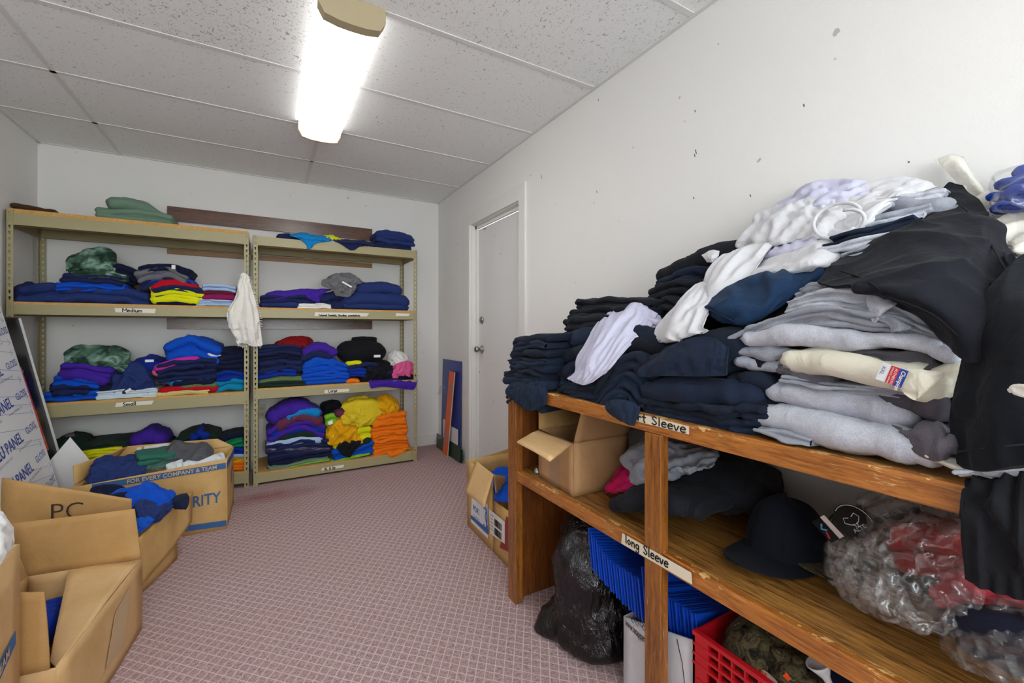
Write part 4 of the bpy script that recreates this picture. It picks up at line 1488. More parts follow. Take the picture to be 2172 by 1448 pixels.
MB().slab(P1[1] + n1r * .003 + (0, 0, .345), P1[2] + n1r * .003 + (0, 0, .325), P1[2] + n1r * .003 + (0, 0, .365), P1[1] + n1r * .003 + (0, 0, .385), .001).build('blue_band', BLUEP, t1)
type_text('IST', .11, P1[1] + n1r * .0055 + u1r * .20 + (0, 0, .20), u1r, (0, 0, 1), BLUEP, t1, lift=.001, bold=.002)
bkp = (P1[3] + P1[2]) / 2
flap(t1, Q1[3], Q1[2], at(461, 930, Y=3.41), at(271, 946, Y=3.43), KR)
flap(t1, Q1[0] + (-.003, .03, 0), Q1[3], at(271, 946, Y=3.43), at(154, 988, Y=3.10), KR)
MB().slab(*[at(*q, Y=3.396) for q in ((290, 975), (300, 974), (300, 948), (290, 949))], .001).build('barcode_label', PLBL, t1)
bb = MB()
for i in range(7):
    bb.slab(*[at(*q, Y=3.393) for q in ((293, 972 - i * 1.3), (298, 971.5 - i * 1.3), (298, 970.9 - i * 1.3), (293, 971.4 - i * 1.3))], .0008)
bb.build('barcode', BLACKP, t1)
MB().slab(*[at(*q, Y=3.396) for q in ((306, 952), (358, 945), (358, 939), (306, 947))], .001).build('packing_label', PLBL, t1)
GC1 = 'clothes in the brown carton with blue band'
drape('crumpled_shirt', [[(185, 1012, 3.08), (205, 975, 3.22), (240, 968, 3.3), (300, 968, 3.3)], [(183, 1022, 3.05), (215, 990, 3.15), (250, 978, 3.2), (305, 975, 3.22)], [(190, 1025, 3.03), (225, 1008, 3.08), (262, 996, 3.1), (308, 985, 3.12)], [(200, 1026, 3.03), (240, 1016, 3.03), (275, 1010, 3.03), (310, 1002, 3.03)]],
      fm('mnavy'), 'navy crumpled shirt at the left in the blue-banded carton', 'shirt', GC1, plane='Y', ex=(.15, .15), amp=.008, n=44, m=44, th=.006)
bundle('folded_shirt', [at(300, 985, Y=3.12), at(345, 978, Y=3.14), at(378, 975, Y=3.16)], .09, .22, (0, 1, 0), fm('green2') if 'green2' in CC else fabric('#2e6b5b'), layers=3, n=30, wr=.006, rough=.008)
tag(COL.objects[-1], 'teal green folded shirt in the middle of the blue-banded carton', 'shirt', GC1)
drape('crumpled_sweatshirt', [[(355, 955, 3.3), (372, 936, 3.32), (395, 938, 3.32), (430, 942, 3.3), (450, 955, 3.28)], [(350, 965, 3.22), (370, 950, 3.22), (395, 952, 3.22), (430, 950, 3.2), (453, 962, 3.2)], [(355, 972, 3.17), (375, 966, 3.15), (398, 966, 3.14), (430, 962, 3.13), (455, 968, 3.15)], [(378, 975, 3.15), (390, 978, 3.1), (410, 978, 3.09), (435, 975, 3.09), (450, 973, 3.12)]],
      fabric('#55565c'), 'charcoal gray crumpled sweatshirt on top in the blue-banded carton', 'sweatshirt', GC1, plane='Y', ex=(.18, .18), amp=.01, n=44, m=50, th=.006)
drape('crumpled_shirt', [[(352, 985, 3.12), (390, 978, 3.14), (440, 972, 3.14), (475, 962, 3.14)], [(352, 992, 3.07), (390, 986, 3.07), (440, 978, 3.06), (478, 970, 3.06)], [(355, 998, 3.03), (390, 992, 3.03), (440, 984, 3.02), (478, 976, 3.02)]],
      fabric('#d4dade'), 'white shirt along the front edge in the blue-banded carton', 'shirt', GC1, plane='Y', ex=(.2, .2), amp=.006, n=30, m=44)
drape('plastic_bag', [[(310, 985, 3.12), (340, 975, 3.12), (375, 968, 3.12)], [(310, 996, 3.05), (340, 988, 3.05), (372, 982, 3.05)], [(312, 1003, 3.025), (338, 998, 3.025), (360, 994, 3.025)]], FILM, 'clear plastic sleeve on the green shirt in the blue-banded carton', 'bag', 'plastic bags', plane='Y', ex=(.1, .1), n=24, m=24, th=.001)

# ---- carton 2 : PC
A2, B2, C2, D2 = (-.861, 2.440), (-.505, 2.330), (-.387, 2.716), (-.727, 2.834)
t2, P2, Q2 = carton('cardboard_box', 'long brown carton marked PC with royal blue clothes inside', A2, B2, C2, D2, [.24, .20, .22, .24], mat=KR)
u2, n2 = face_pt(P2[1], P2[2])
o2 = P2[1] + n2 * .022


def on2(px, py, k=1.0):
    return hit(px, py, P2[1] + n2 * .012 * k, n2)


flap(t2, on2(300, 1246, 2.5), on2(407, 1106, 2.5), on2(410, 1041, 1.5), on2(290, 1143, 1.5), KR, bow=.012, name='side_flap')
uf2, nf2 = face_pt(P2[0], P2[1])
pf = P2[1] + (0, .012, 0)


def on2f(px, py, lean=0.0):
    return hit(px, py, pf, np.array((nf2[0], nf2[1], lean)))


flap(t2, on2f(0, 1130), on2f(279, 1108), on2f(280, 1057), on2f(4, 1014), KR2, name='front_flap', seed=4, bow=.008)
type_text('PC', .095, on2f(108, 1101) + np.array((nf2[0], nf2[1], 0)) * .008, uf2, (0, 0, 1), BLACKP, t2, lift=.003, squash=1.05, bold=-.001)
GC2 = 'clothes in the carton marked PC'
drape('crumpled_shirt', [[(215, 1052, 2.68), (262, 1036, 2.72), (310, 1027, 2.74), (350, 1036, 2.74), (372, 1050, 2.74)], [(235, 1062, 2.60), (275, 1048, 2.62), (315, 1045, 2.64), (350, 1050, 2.66), (373, 1062, 2.68)],
                         [(268, 1075, 2.54), (285, 1070, 2.54), (310, 1072, 2.56), (345, 1066, 2.58), (368, 1075, 2.64)], [(283, 1085, 2.53), (290, 1080, 2.52), (308, 1082, 2.52), (335, 1078, 2.55), (358, 1082, 2.6)]],
      fm('royal'), 'royal blue shirt draped on top in the carton marked PC', 'shirt', GC2, plane='Y', ex=(.16, .16), amp=.008, n=46, m=50, th=.006)
drape('crumpled_shirt', [[(283, 1072, 2.54), (305, 1060, 2.56), (335, 1066, 2.58), (370, 1068, 2.64)], [(284, 1088, 2.5), (303, 1078, 2.5), (332, 1080, 2.52), (362, 1082, 2.58)], [(286, 1105, 2.46), (305, 1098, 2.46), (325, 1098, 2.48), (345, 1098, 2.54)], [(290, 1122, 2.43), (305, 1118, 2.43), (318, 1112, 2.45), (330, 1108, 2.5)]],
      fm('mnavy'), 'navy gathered shirt under the royal one in the carton marked PC', 'shirt', GC2, plane='Y', ex=(.35, .1), amp=.01, n=40, m=60, th=.005, nf=24)
drape('crumpled_shirt', [[(286, 1100, 2.45), (310, 1096, 2.46), (335, 1092, 2.5)], [(288, 1116, 2.41), (306, 1112, 2.42), (326, 1104, 2.46)], [(289, 1130, 2.38), (302, 1126, 2.39), (316, 1114, 2.43)]],
      fabric('#1656c8'), 'shiny royal blue shirt lowest in the carton marked PC', 'shirt', GC2, plane='Y', ex=(.2, .2), amp=.008, n=30, m=30, th=.005)
drape('crumpled_shirt', [[(190, 1040, 2.75), (215, 1034, 2.75), (250, 1036, 2.74), (275, 1046, 2.7)], [(195, 1048, 2.66), (222, 1046, 2.66), (255, 1048, 2.64), (278, 1056, 2.62)], [(215, 1056, 2.58), (240, 1058, 2.57), (262, 1060, 2.56), (280, 1066, 2.56)]],
      fm('dnavy'), 'dark navy shirt at the back in the carton marked PC', 'shirt', GC2, plane='Y', ex=(.2, .2), amp=.01, n=30, m=36, th=.005)
drape('hanging_sleeve', [[(360, 1062, 2.66), (376, 1050, 2.68), (396, 1045, 2.66)], [(362, 1070, 2.62), (380, 1060, 2.60), (402, 1055, 2.60)], [(366, 1076, 2.6), (385, 1072, 2.57), (400, 1070, 2.58)], [(372, 1080, 2.59), (388, 1080, 2.565), (394, 1081, 2.57)]],
      fabric('#18223a'), 'dark navy sleeve hanging over the side of the PC carton', 'shirt', GC2, plane='Y', ex=(.04, .04), n=24, m=24)

# ---- carton 3 : near, lid folded in
A3, B3, C3, D3 = (-.80, 1.625), (-.478, 1.58), (-.414, 2.146), (-.736, 2.190)
t3, P3, Q3 = carton('cardboard_box', 'near brown carton with one flap folded inward and tape on its side', A3, B3, C3, D3, [.262, .262, .272, .272], mat=KR3)
zt = .268
flap(t3, hit(150, 1187, (0, 0, zt + .004), (0, 0, 1)), Q3[2] + (0, 0, .002), Q3[1] + (0, 0, .002), hit(106, 1396, (0, 0, zt - .03), (0, 0, 1)), KR3, name='lid_flap', bow=.008)
ub3, nb3 = face_pt(P3[3], P3[2])
flap(t3, Q3[3] + (0, .002, 0), Q3[2] + (0, .002, 0), hit(285, 1079, Q3[2] + (0, .03, 0), nb3), hit(14, 1111, Q3[2] + (0, .03, 0), nb3), KR2, name='back_flap', seed=3)
uf3, nf3 = face_pt(P3[0], P3[1])
fA = Q3[0] + (Q3[1] - Q3[0]) * .30
fB = hit(106, 1400, P3[0], nf3)
fC, fD = hit(93, 1256, P3[0], nf3), hit(30, 1256, P3[0], nf3)
flap(t3, np.array((fA[0], fA[1], .262)), np.array((fB[0], fB[1], .262)), fC, fD, KR2, name='front_flap', seed=8)
ur3, nr3 = face_pt(P3[1], P3[2])


def on3(px, py):
    return hit(px, py, P3[1] + nr3 * .0055, nr3)


tp3 = MB().slab(on3(225, 1420), on3(262, 1372), on3(278, 1240), on3(245, 1300), .0008, 6, .001).build('packing_tape', plain('packing_tape_tan', '#c9ab80', .22), t3)
GC3 = 'clothes in the near carton'
bundle('crumpled_shirt', [np.array((-.745, 1.75, .16)), np.array((-.745, 1.95, .18)), np.array((-.725, 2.1, .16))], .08, .07, (1, 0, 0), fabric('#e4e4e6'), layers=1, n=30, wr=.012, rough=.012)
tag(COL.objects[-1], 'white shirt seen in the opening of the near carton', 'shirt', GC3)
bundle('crumpled_shirt', [np.array((-.70, 1.84, .17)), np.array((-.69, 1.98, .19)), np.array((-.69, 2.10, .17))], .07, .11, (1, 0, 0), fm('droyal'), layers=1, n=30, wr=.012, rough=.012)
tag(COL.objects[-1], 'deep blue shirt seen in the opening of the near carton', 'shirt', GC3)

# ---- carton 4 : at the left picture edge
A4, B4, C4, D4 = (-.93, 1.10), (-.50, 1.12), (-.534, 1.54), (-.96, 1.56)
t4, P4, Q4 = carton('cardboard_box', 'tall brown carton with blue print at the left picture edge', A4, B4, C4, D4, [.60, .60, .618, .60], mat=KR3)
u4, n4 = face_pt(P4[1], P4[2])


def on4(px, py):
    return hit(px, py, P4[1] + n4 * .005, n4)


MB().slab(on4(0, 1440), on4(33, 1365), on4(33, 1338), on4(0, 1404), .001).build('blue_band', BLUEP, t4)
q0 = on4(12, 1402)
type_text('TEAM', .030, q0 - (on4(33, 1352) - on4(0, 1422)) / np.linalg.norm(on4(33, 1352) - on4(0, 1422)) * .06, on4(33, 1352) - on4(0, 1422), (0, 0, 1), TANP, t4, lift=.0022, bold=.0006)
drape('crumpled_shirt', [[(-20, 1085, 1.52), (0, 1088, 1.52), (12, 1096, 1.52), (24, 1112, 1.52)], [(-20, 1105, 1.46), (0, 1108, 1.46), (14, 1118, 1.47), (30, 1132, 1.49)], [(-20, 1140, 1.40), (0, 1142, 1.40), (15, 1146, 1.42), (30, 1150, 1.47)], [(-20, 1215, 1.36), (-2, 1200, 1.38), (12, 1180, 1.42), (26, 1160, 1.47)]],
      fabric('#e2e1df'), 'white shirt bulging out of the carton at the left edge', 'shirt', plane='Y', ex=(.12, .12), amp=.006, n=34, m=34)

# ================================================================== CORNER BY THE DOOR
def leaner(name, label, cat, y0, y1, z0, z1, lean, mat, xfoot, th=.004, group=None):
    x1 = xfoot + lean
    o = MB().slab((xfoot, y1, z0), (xfoot, y0, z0), (x1, y0, z1), (x1, y1, z1), th).build(name, mat)
    return tag(o, label, cat, group)


PB = plain('sign_blue', '#2b3a8c', .3)
leaner('blue_sign_board', 'tall blue sign board leaning in the corner by the door', 'board', 3.515, 3.975, 0, .872, .02, PB, 1.482)
PG = plain('sign_green', '#24402f', .35)
gb = MB().slab((1.462, 4.05, 0), (1.462, 3.455, 0), (1.468, 3.455, .135), (1.468, 4.05, .135), .005).build('green_board', PG)
tag(gb, 'low dark green board standing in front of the blue sign board', 'board')
gb2 = MB().slab((1.472, 3.80, 0), (1.472, 3.435, 0), (1.476, 3.435, .115), (1.476, 3.80, .115), .004).build('green_board', PG)
tag(gb2, 'second dark green board, tucked behind the low green one', 'board')
for (y0, y1, z1, xx, lb) in [(3.535, 3.72, .27, 1.472, 'white card to the right of the orange strip'), (3.80, 3.90, .30, 1.4735, 'white card peeking out left of the orange strip')]:
    leaner('white_card', lb, 'card', y0, y1, 0, z1, .004, plain('card_white', '#dedee2', .5), xx, .003)
og = empty('orange_strip', (1.44, 3.75, 0), 'tall orange plastic strip leaning against the blue board', 'strip')
MB().slab((1.44, 3.818, 0), (1.44, 3.688, 0), (1.476, 3.604, .77), (1.476, 3.736, .772), .005).build('strip_panel', plain('strip_orange', '#e8661d', .35), og)
MB().slab((1.4365, 3.690, 0), (1.4365, 3.681, 0), (1.4725, 3.598, .77), (1.4725, 3.606, .77), .006).build('pale_edge', plain('strip_edge', '#d8c4b4', .5), og)
for (za, zb) in ((.545, .665), (.09, .235)):
    f0, f1 = za / .77, zb / .77
    q = lambda f, s: np.array((1.4355 + .036 * f, (3.688 - .084 * f) if s else (3.818 - .082 * f), .77 * f))
    MB().slab(q(f0, 0), q(f0, 1), q(f1, 1), q(f1, 0), .0015, 4, .002).build('tape', CTAPE, og)
for (ya, za) in ((3.84, .60), (3.93, .11)):
    V, F = bundle_geo(np.array([(1.44, ya + .07, za - .04), (1.435, ya + .02, za + .01), (1.44, ya - .05, za + .02)]), .03, .012, (1, 0, 0), layers=1, n=14, wr=.006, rough=.004, wf=60)
    mk('tape_tail', V, F, FILM, og)

# ---- carton 5 behind the end of the wooden unit
A5, B5, C5, D5 = (1.035, 2.335), (1.02, 1.70), (1.44, 1.69), (1.45, 2.335)
t5, P5, Q5 = carton('cardboard_box', 'torn carton with white printed side and shipping label beside the wooden unit', A5, B5, C5, D5, [.385, .27, .30, .385], mat=KR, walls=(0, 1, 1, 1))
mid = P5[0] * .46 + P5[1] * .54
MB().slab(P5[0], mid, mid + (0, 0, .385), Q5[0], .005, 6, .004).slab(mid, P5[1], P5[1] + (0, 0, .27), mid + (0, 0, .27), .005, 6, .004).build('torn_wall', KR, t5, True)
flap(t5, at(1011, 977, X=1.033), at(1047, 1006, X=1.03), at(1028, 1076, X=.935), at(985, 1043, X=.945), KR3, name='side_flap')
flap(t5, Q5[3] + (-.38, 0, -.01), Q5[3] + (0, 0, -.01), at(1078, 950, Y=2.345) + (.02, 0, 0), at(1012, 973, Y=2.345), KR2, name='back_flap')
flap(t5, at(1058, 1096, X=1.03), at(1074, 1080, X=1.16), at(1070, 1010, X=1.16), at(1047, 1006, X=1.035), KR2, name='inner_flap')
flap(t5, P5[1] + (.02, .015, .25), P5[1] + (.10, .01, .27), P5[1] + (.10, .01, .43), P5[1] + (.02, .015, .43), KR, name='front_flap')
n5 = np.array((-1, .0236, 0))
pl5 = P5[0] + n5 * .0065


def on5(px, py):
    return hit(px, py, pl5, n5)


wp = MB().slab(on5(999, 1106), on5(1035, 1142), on5(1034, 1068), on5(1001, 1050), .0015, 4).build('white_print', plain('carton_print_white', '#e2e4e8', .5), t5)
BLP = plain('carton_logo_blue', '#2c5f9e', .5)
MB().slab(on5(999, 1099) + n5 * .0015, on5(1035, 1133) + n5 * .0015, on5(1035, 1122) + n5 * .0015, on5(999, 1091) + n5 * .0015, .0008).build('blue_band', BLP, wp)
dn5 = on5(1030, 1100) - on5(1008, 1082)
dn5 = np.array((0, -1, 0))
type_text('PORT', .046, on5(1004, 1081) + n5 * .0018, dn5, (0, 0, 1), BLP, wp, lift=.001, bold=.0008, squash=.85)
type_text('COMPANY', .026, on5(1004, 1095) + n5 * .0018, dn5, (0, 0, 1), BLP, wp, lift=.001)
lg = MB()
ph = np.linspace(-2.4, 2.2, 26)
lc = on5(1031, 1098) + n5 * .006
lg.tube([lc + np.array((0, -.045 * math.cos(a) * .5, .055 * math.sin(a))) for a in ph], .0028, 5)
lg.tube([lc + np.array((0, -.02 + .03 * math.sin(a * 1.7) * .6, .05 - .02 * i)) for i, a in enumerate(np.linspace(0, 3, 7))], .0022, 5)
lg.build('bird_logo', BLP, wp)
sl = MB().slab(on5(1040, 1131), on5(1071, 1153), on5(1071, 1107), on5(1037, 1078), .002, 4).build('shipping_label', PLBL, t5)
bar = MB()
rr = random.Random(5)
y_ = -0.004
for (u0, v0, hh) in ((.055, .02, .035), (.055, .065, .035)):
    u = u0
    while u < .13:
        wdt = rr.choice((.002, .0034, .0048))
        a = on5(1040, 1131) + n5 * .004 + np.array((0, -u, v0))
        bar.slab(a, a + (0, -wdt, 0), a + (0, -wdt, hh), a + (0, 0, hh), .0008)
        u += wdt + rr.choice((.002, .003))
for i in range(5):
    a = on5(1040, 1131) + n5 * .004 + np.array((0, -.008, .03 + i * .018))
    bar.slab(a, a + (0, -.03, 0), a + (0, -.03, .002), a + (0, 0, .002), .0008)
bar.build('barcode', BLACKP, sl)
MB().slab(on5(1060, 1161), on5(1083, 1172), on5(1083, 1100), on5(1074, 1095), .0012, 2).build('red_print', plain('carton_print_red', '#8e2f2c', .6), t5)
drape('crumpled_shirt', [[(1043, 1000, 2.3), (1060, 994, 2.3), (1085, 995, 2.28)], [(1044, 1015, 2.2), (1060, 1010, 2.2), (1085, 1012, 2.15)], [(1046, 1035, 2.05), (1060, 1035, 2.05), (1085, 1040, 2.0)], [(1050, 1060, 1.9), (1062, 1062, 1.9), (1085, 1065, 1.85)]], fm('royal'), 'royal blue shirt inside the torn carton beside the unit', 'shirt', plane='Y', ex=(.12, .12), n=30, m=30)

# ================================================================== WOODEN SHELF UNIT (right)
OAKF = m_wood('stained_front_edge', '#7d4414', '#b87530', chip='#e0b878', grain=(6, .5, 6), scale=1.0, rough=.4, coat=.3, thr=.66, wear=.0405)
OAKP = m_wood('stained_post', '#623610', '#9b6024', chip='#e0b878', grain=(6, 6, .5), scale=1.0, rough=.4, coat=.3, thr=.68)
OAKT = m_wood('stained_shelf_top', '#3f220c', '#b4803f', chip='#c99a58', grain=(9, .45, 9), scale=1.0, rough=.42, coat=.3, thr=.68)
OAKD = m_wood('stained_end_panel', '#4a230c', '#7e4515', grain=(6, 6, .5), scale=1.0, rough=.45, coat=.2)
XF = .914
YE, YN = 1.62, -.42
unit = empty('wooden_shelf_unit', (1.2, .6, 0), 'stained wooden two-tier shelf unit along the right wall piled with clothes', 'shelving')
BV = dict(bevel=.0025)
MB().box(XF + .022, 1.520, YN, YE - .002, .884, .915).build('top_shelf', OAKT, unit, **BV)
MB().box(XF, XF + .022, YN, 1.555, .870, .9155).build('top_shelf_edge', OAKF, unit, **BV)
MB().box(XF + .022, 1.520, YN, YE - .036, .530, .560).build('middle_shelf', OAKT, unit, **BV)
MB().box(XF, XF + .022, YN, 1.555, .517, .5605).build('middle_shelf_edge', OAKF, unit, **BV)
MB().box(XF - .006, XF + .03, 1.555, YE, 0, .884).build('front_post', OAKP, unit, **BV)
MB().box(XF - .006, XF + .024, .793, .850, 0, .870).build('front_post', OAKP, unit, **BV)
MB().box(XF - .006, XF + .03, YN, YN + .06, 0, .870).build('front_post', OAKP, unit, **BV)
MB().box(XF + .03, 1.518, YE - .034, YE - .004, 0, .884).build('end_panel', OAKD, unit, **BV)
MB().box(XF + .03, 1.518, YN + .004, YN + .034, 0, .884).build('end_panel', OAKD, unit, **BV)
tx = XF - .0008
pa, pb, pc_, pd = at(1334, 889, X=tx), at(1461, 921, X=tx), at(1461, 904, X=tx), at(1338, 873, X=tx)
tp = MB().slab(pa, pb, pc_, pd, .001, 4).build('tape_label', TAPE, unit)
st = pa + (pb - pa) / np.linalg.norm(pb - pa) * -.092
st = at(1319, 882, X=tx - .0006)
pen_text('Short Sleeve', .0215, st, at(1440, 914, X=tx) - at(1342, 888, X=tx), (0, 0, 1), INK, tp, w=.0034, lift=.0012, xs=1.42)
tx = XF - .0078
pa, pb, pc_, pd = at(1318, 1152, X=tx), at(1468, 1239, X=tx), at(1466, 1214, X=tx), at(1320, 1130, X=tx)
tp = MB().slab(pa, pb, pc_, pd, .001, 4).build('tape_label', TAPE, unit)
pen_text('long Sleeve', .0235, at(1327, 1150, X=tx - .0006), at(1410, 1200, X=tx) - at(1330, 1152, X=tx), (0, 0, 1), INK, tp, w=.0036, lift=.0012)

# ------------------------------------------------------------------ on the middle shelf
ZM = .561
t6, P6, Q6 = carton('cardboard_box', 'small brown carton with raised flaps on the middle shelf', (.958, 1.452), (.945, 1.212), (1.20, 1.205), (1.21, 1.445), .19, mat=m_card('cardboard_dull', '#b08a62', '#96714c'), z0=ZM)
flap(t6, Q6[0], Q6[1], hit(1167, 977, Q6[1] + (-.05, 0, .012), (.25, 0, 1)), hit(1097, 937, Q6[1] + (-.05, 0, .012), (.25, 0, 1)), KR3, name='front_flap', bow=.003)
flap(t6, Q6[1], Q6[2], Q6[2] + (.03, -.015, .115), Q6[1] + (.012, -.03, .118), m_card('cardboard_dull2', '#a37e58', '#8c6946'), name='side_flap', bow=.003)
flap(t6, Q6[3], Q6[0], Q6[0] + (.03, .05, .10), Q6[3] + (0, .06, .10), KR2, name='side_flap', bow=.003)
flap(t6, Q6[2], Q6[3], Q6[3] + (.05, 0, .11), Q6[2] + (.05, 0, .11), KR2, name='back_flap', bow=.003)
MB().slab(P6[0] * .64 + P6[1] * .36 + (-.004, 0, 0), P6[0] * .38 + P6[1] * .62 + (-.004, 0, 0), Q6[0] * .38 + Q6[1] * .62 + (-.004, 0, 0), Q6[0] * .64 + Q6[1] * .36 + (-.004, 0, 0), .0008).build('packing_tape', CTAPE, t6)
k = MB().lathe((.975, 1.49, ZM), (0, 0, 1), [(0, .016), (.004, .017), (.02, .012), (.022, .002)])
tag(k.build('tape_roll_end', STEEL, None, True), 'small shiny metal piece on the shelf behind the carton', 'metal piece')

GM2 = 'clothes heaped on the middle wooden shelf'
HG = fabric('#8e929d', 'heather')
HGL = fabric('#b4b7c2', 'heather')
HGD = fabric('#5c5a62', 'heather')
drape('crumpled_shirt', [[(1375, 925, 1.30), (1420, 915, 1.34), (1470, 935, 1.34), (1520, 950, 1.34)], [(1340, 945, 1.17), (1400, 940, 1.15), (1455, 955, 1.16), (1525, 965, 1.2)], [(1318, 975, 1.10), (1375, 970, 1.06), (1440, 985, 1.07), (1510, 985, 1.12)],
                         [(1335, 1000, 1.06), (1360, 1005, 1.01), (1420, 1000, 1.03), (1480, 998, 1.08)], [(1330, 1020, 1.04), (1355, 1030, 1.0), (1390, 1025, 1.03), (1440, 1010, 1.08)]],
      HG, 'heather gray crumpled shirt in the middle shelf opening behind the post', 'shirt', GM2, ex=(.12, .12), amp=.008, th=.006)
drape('crumpled_shirt', [[(1322, 985, 1.18), (1355, 985, 1.14), (1400, 990, 1.12)], [(1302, 1010, 1.10), (1340, 1008, 1.06), (1400, 1005, 1.06)], [(1285, 1030, 1.07), (1325, 1032, 1.02), (1390, 1022, 1.04)], [(1282, 1045, 1.05), (1320, 1042, 1.01), (1372, 1040, 1.02)]],
      fabric('#b80f55'), 'raspberry pink shirt poking out under the gray one', 'shirt', GM2, ex=(.12, .12), amp=.006, n=44, m=44, th=.005)
drape('crumpled_shirt', [[(1480, 968, 1.36), (1515, 958, 1.36), (1535, 960, 1.36)], [(1480, 990, 1.30), (1512, 985, 1.28), (1538, 975, 1.30)], [(1490, 1004, 1.28), (1515, 1000, 1.26), (1532, 995, 1.28)]], fabric('#a80d4e'), 'pink sleeve at the right end of the gray shirt heap', 'shirt', GM2, n=30, m=30, ex=(.1, .1))
BLK = fabric('#14161c')
NVD = fabric('#16203a')
NVH = fabric('#1b2740')
hb('folded_pants', [(1300, 1055, 1082, .97), (1325, 1042, 1088, .95), (1370, 1040, 1092, .945), (1420, 1048, 1098, .96), (1470, 1060, 1105, .99)], .2, fabric('#181b22'), 'black garment with a wide hem on the middle shelf front', 'garment', GM2, layers=1, wr=.009, rough=.008, n=60, cap=.6)
hb('crumpled_garment', [(1400, 1000, 1095, 1.07), (1450, 985, 1098, 1.08), (1520, 992, 1105, 1.12), (1585, 1035, 1108, 1.16)], .34, BLK, 'big black crumpled sweatshirt behind the middle post', 'sweatshirt', GM2, layers=1, wr=.016, rough=.012, n=60, wf=12)
drape('crumpled_garment', [[(1395, 1048, 1.06), (1440, 1040, 1.05), (1490, 1045, 1.07)], [(1405, 1070, 1.03), (1450, 1062, 1.0), (1495, 1068, 1.04)], [(1410, 1090, 1.02), (1450, 1096, .99), (1495, 1095, 1.03)]], fabric('#1b1d24'), 'black sleeve curled on the shelf right of the post', 'garment', GM2, ex=(.25, .1), n=40, m=40)
hb('crumpled_garment', [(1530, 1030, 1075, 1.28), (1570, 1032, 1090, 1.3), (1600, 1050, 1095, 1.3)], .2, fabric('#0f1015'), 'black cloth bunched against the wall beside the navy cap', 'garment', GM2, layers=1, wr=.012, n=40)


def cap(name, loc, yaw, mat, label, group=None, s=1.0, tilt=0.0, bmat=None):
    """baseball cap: six-panel crown, curved brim, button"""
    t = empty(name, loc, label, 'cap', group)
    R = np.array([[math.cos(yaw), -math.sin(yaw), 0], [math.sin(yaw), math.cos(yaw), 0], [0, 0, 1]])
    Tt = np.array([[math.cos(tilt), 0, math.sin(tilt)], [0, 1, 0], [-math.sin(tilt), 0, math.cos(tilt)]])
    n, m = 22, 60
    V = []
    for j in range(n + 1):
        a = j / n * math.pi / 2
        for i in range(m):
            p = i / m * 2 * math.pi
            seam = 1 - .018 * math.exp(-((p * 3 / math.pi) % 1 - .5) ** 2 * 0) * (1 if abs(((p + math.pi / 6) / (math.pi / 3)) % 1 - .0) < .02 else 0)
            rx, ry, h = .098, .084, .115 + .022 * max(0, math.cos(p)) * math.sin(a)
            f = max(math.cos(a), 0) ** .72
            V.append((rx * f * math.cos(p) * seam + .004 * math.cos(p), ry * f * math.sin(p) * seam, .012 + h * math.sin(a) ** 1.05))
    F = [(j * m + i, j * m + (i + 1) % m, (j + 1) * m + (i + 1) % m, (j + 1) * m + i) for j in range(n) for i in range(m)]
    V = np.array(V)
    V += .0035 * np.stack([perlin(V * 14, 3), perlin(V * 14, 4), perlin(V * 14, 5)], -1)
    tr = lambda W: (np.asarray(W) * s) @ Tt.T @ R.T + np.array(loc)
    mk('crown', tr(V), F, mat, t)
    # brim
    nn, mm = 14, 40
    B = []
    for sgn in (0, 1):
        for j in range(nn + 1):
            f = j / nn
            for i in range(mm + 1):
                p = (i / mm - .5) * math.pi * .98
                r0 = np.array((.099 * math.cos(p), .085 * math.sin(p)))
                out = .098 * f * max(math.cos(p), 0) ** .55
                x, y = r0[0] + out, r0[1] * (1 + .04 * f)
                z = .014 - .22 * y * y / .085 * (.6 + .5 * f) + .004 * f - .003 * sgn + .012 * f * 0
                B.append((x, y, z))
    q = (mm + 1)
    o2_ = (nn + 1) * q
    Fb = []
    for j in range(nn):
        for i in range(mm):
            a = j * q + i
            Fb += [(a, a + 1, a + q + 1, a + q), (o2_ + a, o2_ + a + q, o2_ + a + q + 1, o2_ + a + 1)]
    for i in range(mm):
        a = nn * q + i
        Fb.append((a, a + 1, o2_ + a + 1, o2_ + a))
    B = np.array(B)
    B[:, 2] -= B[:, 2].min() - .001 if tilt == 0 else 0
    mk('brim', tr(B), Fb, bmat or mat, t)
    # stitched seams and button
    sm = MB()
    for kq in range(6):
        p = math.pi / 6 + kq * math.pi / 3
        pts = []
        for j in range(n + 1):
            a = j / n * math.pi / 2
            f = max(math.cos(a), 0) ** .72
            h = .115 + .022 * max(0, math.cos(p)) * math.sin(a)
            pts.append((.0985 * f * math.cos(p) + .004 * math.cos(p), .0845 * f * math.sin(p), .0125 + h * math.sin(a) ** 1.05))
        sm.tube(tr(pts), .0012 * s, 5)
    sm.build('seams', mat, t, True)
    top = tr([(.006, 0, .127)])[0]
    MB().lathe(top, (0, 0, 1), [(0, .009 * s), (.003, .008 * s), (.006, .003 * s), (.0065, .0005)], 14).build('button', mat, t, True)
    return t


NCAP = fabric('#0d121d')
cap('baseball_cap', (1.195, .625, ZM + .001), math.radians(178), NCAP, 'dark navy baseball cap resting brim-forward on the middle shelf', s=1.08)
CAMO = fabric('#4a4231', 'camo')
cc = cap('camouflage_hat', (1.30, .50, ZM + .001), math.radians(170), CAMO, 'camouflage cap with round hang tag behind the navy cap', s=1.0)
cap('baseball_cap', (1.40, .42, ZM + .001), math.radians(160), fabric('#121a33'), 'dark blue cap farthest back on the middle shelf', s=1.05)
